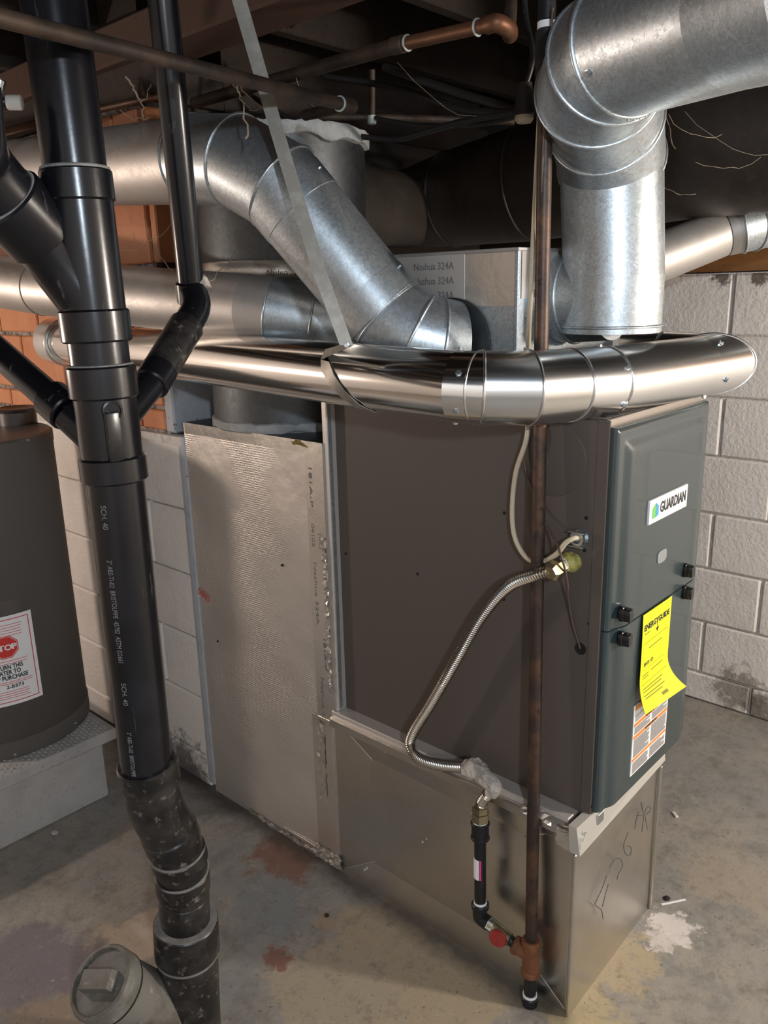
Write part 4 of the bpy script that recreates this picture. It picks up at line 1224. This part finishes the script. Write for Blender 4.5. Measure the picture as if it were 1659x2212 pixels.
# pink half of the sticker
tc_ = (Vector(CAM_LOC)-la); tc_ = (tc_-nd*tc_.dot(nd)).normalized(); sd_ = nd.cross(tc_)
vs = []; 
for k in range(9):
    an = -.05+k*.15
    for t in (0, ll): vs.append(la+nd*t+(tc_*cos(an)+sd_*sin(an))*.0141)
raw('pink_patch', vs, [(2*k, 2*k+2, 2*k+3, 2*k+1) for k in range(8)], M['pink_ink'], gl, 60)
# union and fittings up to the flexible hose
hub('coupling', N1-nd*.012, nd, .040, .0195, M['black_iron'], gl)
hub('coupling_band', N1-nd*.014, nd, .009, .0215, M['black_iron'], gl); hub('coupling_band', N1+nd*.022, nd, .009, .0215, M['black_iron'], gl)
lathe('thread_tape', N1+nd*.030, nd, [(0, .014), (0, .0175), (.006, .017), (.006, .0132)], M['white_tape'], gl, 24)
lathe('hex_nut', N1+nd*.034, nd, [(0, .013), (0, .0205), (.020, .0205), (.022, .015)], M['brass_nut'], gl, 6, 20)
lathe('hex_nut', N1+nd*.056, nd, [(0, .013), (0, .0195), (.014, .0195), (.018, .0135)], M['brass_nut'], gl, 6, 20)

def corrugated(name, pts, r, m_, parent, pitch=.0055, amp=.0019, n=18):
    P = catmull(pts, 30)
    cum = [0]
    for a, b in zip(P[:-1], P[1:]): cum.append(cum[-1]+(b-a).length)
    Ltot = cum[-1]
    st = int(Ltot/pitch*4)
    Q = []; rr_ = []
    j = 0
    for i in range(st+1):
        s = Ltot*i/st
        while j < len(cum)-2 and cum[j+1] < s: j += 1
        t = (s-cum[j])/max(1e-9, cum[j+1]-cum[j])
        Q.append(P[j].lerp(P[j+1], t)); rr_.append(r+amp*sin(2*pi*s/pitch))
    return tube(name, Q, rr_, m_, parent, n, 80)
fh = empty('gas_hose', (-.06, .4, .55), 'corrugated silver gas hose looping from furnace side port to the pipe', 'gas hose')
K_ = N1+nd*.070
hs = [Vector((-0.052, 0.072, 1.031)), Vector((-0.062, 0.112, 1.017)), Vector((-0.06, 0.172, 0.978)), Vector((-0.058, 0.235, 0.897)), Vector((-0.06, 0.299, 0.78)), Vector((-0.062, 0.37, 0.648)), Vector((-0.064, 0.421, 0.559)), Vector((-0.065, 0.431, 0.518)), Vector((-0.067, 0.403, 0.499)), Vector((-0.07, 0.338, 0.51)), Vector((-0.073, 0.26, 0.538))]
corrugated('hose', hs, .0112, M['corrugated'], fh)
W0, W1, W2 = Vector((-0.073, 0.26, 0.538)), Vector((-0.078, 0.211, 0.54)), Vector((-0.078, 0.185, 0.525))
from mathutils import noise as _nz
def lumpy(name, pts, radii, m_, par, amp=.004, n=16):
    P = catmull(pts, 6); Rr = []
    for i in range(len(P)):
        t = i/(len(P)-1)*(len(radii)-1); a = int(min(t, len(radii)-2)); Rr.append(radii[a]+(radii[a+1]-radii[a])*(t-a))
    o = tube(name, P, Rr, m_, par, n, 0)
    for v in o.data.vertices:
        v.co += _nz.noise_vector(v.co*90)*amp
    return o
lumpy('wrapped_joint', [W0, lerp(W0, W1, .5)+Vector((0, 0, .006)), W1], [.017, .024, .019], M['dope'], fh, .006)
lumpy('wrapped_elbow', [lerp(W0, W1, .8), W1+Vector((0, -.006, -.004)), W2, W2+Vector((0, .006, -.020))], [.016, .018, .018, .015], M['dope'], fh, .002)
corrugated('hose', [W2+Vector((0, .004, -.012)), Vector((-0.077, 0.207, 0.487)), K_], .0118, M['corrugated'], fh, .006, .0016)
# upper end
pt = Vector((0, 0.062, 1.039))
py_ = Vector((-0.045, 0.082, 1.024))
ddd = (Vector((-.03, py_.y-.004, py_.z+.004))-Vector((0, pt.y, pt.z))).normalized()
ob = (pt-Vector((0, 0, 0)))
lumpy('sealant_collar', [pt+Vector((.004, 0, 0)), pt+Vector((-.012, .002, 0)), pt+Vector((-.02, .006, -.002))], [.020, .019, .013], M['sealant'], fh, .003, 24)
e1 = pt+Vector((-.012, .006, -.001))
e2 = Vector((-0.05, 0.071, 1.033))
lathe('thread_tape', lerp(e1, e2, .22), e2-e1, [(0, .012), (0, .0145), (.008, .0145), (.008, .012)], M['white_tape'], fh, 24)
lathe('hex_nut', lerp(e1, e2, .40), e2-e1, [(0, .011), (0, .0165), (.018, .0165), (.02, .013)], M['brass_nut'], fh, 6, 20)
lathe('hex_nut', lerp(e1, e2, .78), e2-e1, [(0, .012), (0, .0190), (.018, .0190), (.024, .0135)], M['brass_nut'], fh, 6, 20)

# ================================================================ CABLES
cb = empty('power_cable', (-.02, .1, 1.0), 'cream sheathed power cable looping beside the gas riser into furnace', 'cable')
cc_ = Vector((0, 0.044, 1.092))
pts = [(.012, .160, 2.02), Vector((0.004, 0.164, 1.811)), Vector((-0.026, 0.153, 1.573)), Vector((-0.02, 0.161, 1.457)), Vector((-0.03, 0.15, 1.315)), Vector((-0.022, 0.159, 1.272)), Vector((-0.02, 0.182, 1.205)), Vector((-0.02, 0.189, 1.128)), Vector((-0.022, 0.18, 1.072)), Vector((-0.024, 0.153, 1.037)), Vector((-0.034, 0.115, 1.036)), Vector((-0.04, 0.076, 1.061)), Vector((-0.04, 0.055, 1.089)), Vector((-0.03, 0.043, 1.098)), cc_+Vector((-.008, 0, 0))]
pts[3] = Vector((0.005, 0.176, 1.45)); pts[4] = Vector((-0.014, 0.161, 1.325))
tube('sheath', catmull(pts, 8), .0050, M['cream_cable'], cb, 12, 60)
lathe('cable_clamp', cc_+Vector((.001, 0, 0)), (-1, .1, 0), [(0, .0175), (.003, .0175), (.003, .0135), (.010, .0135), (.012, .0155), (.018, .0155), (.018, .0095), (.010, .009)], M['zinc'], cb, 12, 20)
box('clamp_bar', (cc_.x-.020, cc_.y-.014, cc_.z+.0115), (cc_.x-.010, cc_.y+.022, cc_.z+.0145), M['zinc'], cb, .001)
box('clamp_bar', (cc_.x-.020, cc_.y-.014, cc_.z-.0165), (cc_.x-.010, cc_.y+.022, cc_.z-.0135), M['zinc'], cb, .001)
tw = empty('control_wire', (-.01, .1, 1.0), 'thin brown control wire running down the panel into a grommet', 'wire')
tube('wire', catmull([(-.036, .118, 2.0), Vector((-0.036, 0.13, 1.765)), Vector((-0.034, 0.127, 1.458)), Vector((-0.01, 0.168, 1.297)), Vector((-0.008, 0.173, 1.237)), Vector((-0.008, 0.159, 1.187)), Vector((-0.01, 0.127, 1.127)), Vector((-0.03, 0.087, 1.092)), Vector((-0.052, 0.057, 1.066)), Vector((-0.04, 0.05, 1.018)), Vector((-0.014, 0.058, 0.96)), Vector((-0.008, 0.05, 0.912)), Vector((-0.001, 0.036, 0.863))], 8), .0022, M['brown_wire'], tw, 8, 60)

# ================================================================ HANGER STRAP
hg = empty('hanger_strap', (-.2, .5, 1.35), 'long flat galvanised strap slanting down to carry the new flue', 'strap')
s0, s1, s2, s3 = Vector((-0.315, 0.591, 2.079)), Vector((-0.28, 0.539, 1.837)), Vector((-0.286, 0.439, 1.594)), Vector((-0.267, 0.395, 1.462))
fc = Vector(F2).lerp(Vector(F1), .19)
fdir = (Vector(F1)-Vector(F2)).normalized()
uu = Vector((0, 0, 1)); ss = fdir.cross(uu).normalized()
if ss.x > 0: ss = -ss
top_dir = (s0-s3).normalized()
wrap_pts = [s0, s1, s2, s3]
normals = [Vector((-.75, -.65, 0))]*4
for a_ in (80, 60, 40, 20, 0, -25, -50, -75, -100, -130, -160):
    d = ss*cos(rad(a_)) + uu*sin(rad(a_))
    if a_ > 50: continue
    wrap_pts.append(fc + fdir*(.012 - .062*(1-sin(rad(a_)))) + d*(rF+.0035)); normals.append(d)
strip('strap', wrap_pts, .0250, normals, M['strap_steel'], hg, .0012)
screw(s3+Vector((-.001, -.001, 0)), (-.8, -.6, 0), hg, None, .004)

# ================================================================ OVERHEAD PIPES, WIRES
pp = empty('water_pipe', ((-0.515, 0.479, 1.908)), 'old dark water pipe crossing overhead from left with elbow', 'pipe', 'overhead water pipes')
a0, a1 = Vector((-0.88, 0.374, 1.879)), Vector((-0.116, 0.517, 1.903))
tube('pipe', [a0, a1], .0112, M['copper_dull'], pp, 20)
hub('elbow', a1-(a1-a0).normalized()*.03, a1-a0, .045, .0150, M['copper_dull'], pp)
tube('pipe', [a1, Vector((-0.032, 0.728, 1.928))], .0112, M['copper_dull'], pp, 20)
bead('solder_ring', [a0, a1-(a1-a0).normalized()*.03, a1], 1, .0125, M['solder'], pp, .002)
p2 = empty('water_pipe', ((-0.002, 0.498, 2.014)), 'copper water pipe with pale solder rings overhead centre', 'pipe', 'overhead water pipes')
c0, c1, c2 = Vector((0.076, 1.273, 2.051)), Vector((0.026, 0.507, 2.032)), Vector((0.019, 0.278, 2.02))
tube('pipe', [c0, c1], .0145, M['copper_dull'], p2, 20)
tube('pipe', [c1, c2], .0125, M['copper'], p2, 20)
hub('coupling', c1-(c2-c1).normalized()*.02, c2-c1, .035, .0165, M['copper_dull'], p2)
tube('elbow', catmull([c2-(c2-c1).normalized()*.01, c2+(c2-c1).normalized()*.012, (0.057, 0.267, 2.017), (0.122, 0.307, 2.028)], 6), .0155, M['copper'], p2, 20)
for q_ in (lerp(c1, c2, .10), lerp(c1, c2, .86)): bead('solder_ring', [c1-(c2-c1)*.1, q_, c2+(c2-c1)*.1], 1, .0135, M['solder'], p2, .0025)
tube('pipe', [(0.122, 0.309, 2.032), (0.186, 0.345, 2.141)], .0125, M['copper_dull'], p2, 16)
p3 = empty('water_pipe', ((-0.327, 1.451, 1.968)), 'thin bright copper pipe at far left above the level duct', 'pipe', 'overhead water pipes')
tube('pipe', [(-0.45, 1.335, 1.922), (-0.229, 1.51, 2.002), (0.067, 1.296, 2.083)], .0090, M['copper'], p3, 16)
p4 = empty('water_pipe', ((-0.38, 1.37, 2.006)), 'dark iron pipe with white plastic coupling at far left', 'pipe', 'overhead water pipes')
tube('pipe', [(-0.449, 1.363, 1.994), (-0.396, 1.338, 1.999)], .011, M['black_iron'], p4, 16)
hub('coupling', (-0.4, 1.342, 1.998), (.75, -.6, .0), .035, .0165, M['pvc_white'], p4)
hub('coupling', (-0.419, 1.339, 2.015), (.3, -.2, 1), .03, .013, M['zinc'], p4)
p5 = empty('water_pipe', ((0.274, 0.818, 2.031)), 'thin copper drop pipe hanging between the joists behind', 'pipe', 'overhead water pipes')
tube('pipe', [(0.371, 0.899, 2.112), (0.383, 0.914, 1.992)], .0085, M['copper_dull'], p5, 12)
tube('pipe', [(0.263, 1.052, 2.009), (0.423, 0.873, 2), (0.682, 0.665, 1.993)], .0095, M['copper_dull'], p5, 12)
lathe('valve_tip', (0.377, 0.91, 2.005), (0, 0, -1), [(0, .012), (.02, .012), (.022, 0)], M['solder'], p5, 12)
wires = [
    ('thick black cable sagging lowest across the joists', [(0.175, 1.274, 2.13), (0.211, 1.023, 1.987), (0.273, 0.774, 1.919), (0.261, 0.631, 1.915), (0.237, 0.505, 1.917), (0.139, 0.296, 1.893)], .007),
    ('black cable running straight from centre to the junction', [(0.228, 0.728, 2.064), (0.225, 0.548, 1.989), (0.197, 0.402, 1.933), (0.142, 0.292, 1.893)], .009),
    ('upper black cable of the pair above the trunk', [(0.284, 0.989, 2.098), (0.323, 0.769, 2.04), (0.243, 0.509, 1.942), (0.139, 0.295, 1.891)], .008),
    ('brown cable resting just above the brown trunk', [(0.375, 1.015, 2.031), (0.376, 0.755, 1.96), (0.301, 0.513, 1.92), (0.137, 0.294, 1.885)], .006),
]
for lb_, pts, r_ in wires:
    o = tube('overhead_cable', catmull(pts, 6), r_, M['cable_black'], None, 10, 60); tag(o, lb_, 'cable', 'overhead cables')
jb = empty('lamp_holder', ((0.128, 0.272, 1.88)), 'dark socket with a cream porcelain rim under the joists', 'lamp holder')
jp = Vector((0.128, 0.275, 1.889))
lathe('socket', jp+Vector((0, 0, .05)), (0, 0, -1), [(0, 0), (0, .014), (.03, .017), (.055, .019), (.06, .015)], M['cable_black'], jb, 20)
lathe('porcelain_rim', jp+Vector((0, 0, -.008)), (0, 0, -1), [(0, .018), (.006, .019), (.013, .014), (.015, 0)], M['porcelain'], jb, 20)
tube('bracket', catmull([jp+Vector((0, 0, .04)), jp+Vector((.01, -.01, .10)), jp+Vector((.04, .03, .20)), jp+Vector((.05, .04, .40))], 5), .006, M['black_iron'], jb, 10)

# cobwebs: fine dusty threads
cw = empty('cobweb', ((-0.234, 0.723, 1.942)), 'dusty cobweb threads drooping under the joists', 'cobweb', None)
cw['kind'] = 'stuff'
def threads(specs, par):
    vs = []; fs = []
    for a, b, sag, r_ in specs:
        a, b = Vector(a), Vector(b)
        P = [a.lerp(b, t/7)+Vector((0, 0, -sag*4*(t/7)*(1-t/7)))+Vector((random.uniform(-1, 1), random.uniform(-1, 1), random.uniform(-1, 1)))*.004 for t in range(8)]
        R_ = rings_of(P, r_, 4); o = len(vs)
        vs += [p for ring in R_ for p in ring]
        for i in range(7):
            for k in range(4): fs.append((o+i*4+k, o+i*4+(k+1) % 4, o+i*4+4+(k+1) % 4, o+i*4+4+k))
    return raw('thread', vs, fs, M['web'], par, 0)
th = threads([
    ((-0.369, 0.884, 1.974), (-0.357, 0.854, 1.933), .0, .0020), ((-0.357, 0.854, 1.933), (-0.359, 0.843, 1.902), .0, .0012), ((-0.36, 0.857, 1.933), (-0.334, 0.843, 1.968), .01, .0008),
    ((-0.348, 0.832, 1.902), (-0.389, 0.881, 1.912), .01, .0006), ((-0.329, 0.589, 1.922), (-0.328, 0.572, 1.886), 0, .0016), ((-0.328, 0.572, 1.886), (-0.336, 0.557, 1.825), .0, .0018),
    ((-0.334, 0.596, 1.926), (-0.275, 0.593, 1.888), .02, .0006), ((-0.325, 0.586, 1.926), (-0.259, 0.573, 1.883), .01, .0006), ((-0.285, 0.999, 1.727), (-0.385, 0.752, 1.605), .02, .0007),
    ((-0.335, 1.026, 1.658), (-0.298, 0.855, 1.715), .02, .0005), ((-0.375, 0.654, 1.58), (-0.085, 0.914, 1.678), .01, .0010),
    ((0.489, 0.157, 1.927), (0.542, 0.143, 1.848), .0, .0010), ((0.491, 0.147, 1.908), (0.618, 0.072, 1.875), .02, .0007), ((0.504, 0.153, 1.769), (0.548, 0.096, 1.747), .01, .0007),
    ((0.574, 0.141, 1.927), (0.678, -0.011, 1.833), .03, .0006), ((0.563, 0.108, 1.817), (0.662, 0.002, 1.823), .02, .0006),
    ((0.008, 0.796, 2.017), (0.112, 0.818, 1.973), .02, .0006), ((0.169, 0.634, 2.051), (0.219, 0.371, 1.915), .05, .0006)], cw)

# ================================================================ WATER HEATER ON ITS PLINTH
HC = (-.44, 1.835); HR = .25; HZ0, HZ1 = .236, 1.178
pd = empty('heater_plinth', (-.52, 1.85, 0), 'low concrete plinth carrying the water heater', 'plinth')
slab = box('top_slab', (-1.15, 1.520, .198), (-.232, 2.16, .236), M['slab'], pd, .004)
for x0, x1 in ((-1.1, -.70), (-.695, -.272)):
    box('concrete_block', (x0, 1.545, 0), (x1, 2.12, .198), M['slab'], pd, .004)
# chequered tread on the slab: small raised bars joined into one part
vs = []; fs = []
for i in range(42):
    for j in range(30):
        x = -.78+i*.0128; yv = 1.53+j*.0128
        if (x-HC[0])**2+(yv-HC[1])**2 < (HR-.01)**2: continue
        a = rad(35) if (i+j) % 2 else rad(-35)
        o = len(vs)
        for s, t in ((-1, 0), (0, .3), (1, 0), (0, -.3)):
            lx_, ly_ = s*.0055, t*.0055
            vs.append((x+lx_*cos(a)-ly_*sin(a), yv+lx_*sin(a)+ly_*cos(a), .2362))
        vs.append((x, yv, .2392))
        fs += [(o, o+1, o+4), (o+1, o+2, o+4), (o+2, o+3, o+4), (o+3, o, o+4)]
trd = raw('tread_bumps', vs, fs, M['slab'], pd, 0); trd['kind'] = 'stuff'
# mortar blob and small rubble at the plinth foot
wh_ = empty('water_heater', (HC[0], HC[1], HZ0), 'dark grey brown cylindrical water heater on the concrete plinth', 'water heater')
lathe('tank_jacket', (HC[0], HC[1], HZ0), (0, 0, 1), [(0, HR-.006), (.004, HR), (HZ1-HZ0-.03, HR)], M['heater'], wh_, 96, 60)
lathe('base_ring', (HC[0], HC[1], HZ0), (0, 0, 1), [(0, HR-.002), (0, HR+.003), (.052, HR+.003), (.055, HR)], M['heater'], wh_, 96, 40)
lathe('top_cap', (HC[0], HC[1], HZ1-.034), (0, 0, 1), [(0, HR-.002), (0, HR+.002), (.030, HR+.002), (.036, HR-.006), (.030, HR-.012), (.034, 0)], M['heater'], wh_, 96, 40)
vc = Vector((-0.266, 1.85, 1.2))
vh = Vector((HC[0], HC[1], HZ1-.004))
hv = Vector((-0.231, 1.933, 1.178))
VC = (-0.229, 1.929, 1.178)
hub('draft_collar', (VC[0], VC[1], HZ1-.006), (0, 0, 1), .045, .060, M['heater_cap'], wh_)
lathe('draft_collar_lip', (VC[0], VC[1], HZ1+.036), (0, 0, 1), [(0, .055), (0, .064), (.008, .067), (.012, .063), (.006, .05), (.002, 0)], M['heater_cap'], wh_, 48, 30)
a_s = []
for (ang, z) in ((-1.073, 0.2567), (-1.894, 0.2475), (-1.208, 1.173)):
    d = Vector((cos(ang), sin(ang), 0)); screw(Vector((HC[0], HC[1], z))+d*(HR+.003), d, wh_, None, .003)
# sticker on the jacket
aR, zR0 = (-1.479, 0.4067)
aT, zR1 = (-1.482, 0.6826)
aR = (aR+aT)/2
stw, sth = .20, zR1-zR0
def hmap(off=.0006):
    # x measured to the left of the right edge (negative), y up from the bottom edge
    return lambda x, y, z: Vector((HC[0]+(HR+off+z)*cos(aR+x/HR), HC[1]+(HR+off+z)*sin(aR+x/HR), zR0+y))
def cyl_patch(name, x0, x1, y0, y1, m_, off, par=wh_, n=16):
    mp = hmap(off); vs = []
    for k in range(n+1):
        x = x0+(x1-x0)*k/n
        vs += [mp(x, y0, 0), mp(x, y1, 0)]
    fs = [(2*k, 2*k+2, 2*k+3, 2*k+1) for k in range(n)]
    return raw(name, vs, fs, m_, par, 60)
st1 = cyl_patch('sticker', -stw, 0, 0, sth, M['paper'], .0006); st1['label'] = 'white notice with red border and stop sign'
for x0, x1, y0, y1 in ((-stw+.01, -.010, .010, .0125), (-stw+.01, -.010, sth-.0125, sth-.010), (-.0125, -.010, .010, sth-.01)):
    cyl_patch('red_border', x0, x1, y0, y1, M['red_ink'], .0009)
mp = hmap(.001)
oc = (-.084, sth*.66); vs = [mp(oc[0], oc[1], 0)]
for k in range(8):
    a = 2*pi*(k+.5)/8; vs.append(mp(oc[0]+.0335*cos(a), oc[1]+.0335*sin(a), 0))
raw('stop_octagon', vs, [(0, k+1, (k+1) % 8+1) for k in range(8)], M['red_ink'], wh_, 0)
vs = []
for rr_ in (.0335, .036):
    for k in range(8):
        a = 2*pi*(k+.5)/8; vs.append(hmap(.0011)(oc[0]+rr_*cos(a)*1.04, oc[1]+rr_*sin(a)*1.04, 0))
raw('octagon_outline', vs, [(k, (k+1) % 8, 8+(k+1) % 8, 8+k) for k in range(8)], M['red_ink'], wh_, 0)
def htext(nm, s, size, x, y, m_, w_, align='LEFT', b_=.02):
    f = hmap(.0014)
    text(nm, s, size, lambda X, Y, Z: f(x+X, y+Y, Z), M[m_], wh_, w_, align, .0001, b_)
htext('stop_lettering', 'STOP', .024, oc[0]-.030, oc[1]-.009, 'paper', .060, 'LEFT', .03)
for s, y, w_, xr in (('RETURN THIS', .415, .085, -.045), ('HEATER TO', .355, .075, -.053), ('OF PURCHASE', .295, .095, -.034)):
    htext('notice_text', s, .0185, xr-w_, y*sth, 'ink', w_, 'LEFT', .03)
htext('notice_number', '2-8373', .0150, -.098, .195*sth, 'ink', .048, 'LEFT', .02)
for y, x0, x1 in ((.90, -.10, -.032), (.87, -.10, -.034), (.84, -.10, -.036), (.81, -.10, -.034), (.78, -.10, -.036), (.50, -.12, -.028), (.47, -.12, -.032), (.265, -.12, -.022), (.245, -.12, -.024), (.155, -.12, -.036), (.13, -.12, -.036), (.105, -.12, -.04), (.08, -.12, -.034)):
    cyl_patch('notice_small_print', x0, x1, y*sth, y*sth+.0016, M['red_ink'], .001)
cyl_patch('clear_tape', -stw, -.008, sth+.001, sth+.045, M['heater_cap'], .0005)

# small things lying on the floor
def pebble(px, size, m_, label, cat, nm='pebble'):
    o = lathe(nm, (px[0], px[1], 0), (random.uniform(-.2, .2), random.uniform(-.2, .2), 1), [(0, size*.7), (size*.25, size), (size*.6, size*.7), (size*.8, 0)], M[m_], None, 7, 0)
    tag(o, label, cat)
    return o
pebble((-0.481, 1.496, 0), .012, 'slab', 'small grey mortar crumb by the plinth foot', 'pebble')
o = box('wood_chip', (0, 0, 0), (.024, .010, .006), M['pvc_white'], None, .001); o.location = (0.793, 0.105, 0); o.rotation_euler = (0, 0, .9); tag(o, 'small cream wood chip lying on floor right of the furnace base', 'wood chip')
o = box('tape_scrap', (0, 0, 0), (.07, .006, .001), M['white_tape'], None); o.location = (0.414, -0.01, 0.001); o.rotation_euler = (0, 0, -.6); tag(o, 'thin white tape scrap lying on floor near the base corner', 'tape scrap')
pebble((-0.178, 0.629, 0), .007, 'wood_dark', 'dark crumb on the floor left of the hose', 'pebble')
pebble((0.445, -0.009, 0), .010, 'wood_dark', 'brown crumb on the floor beside the base right edge', 'pebble')
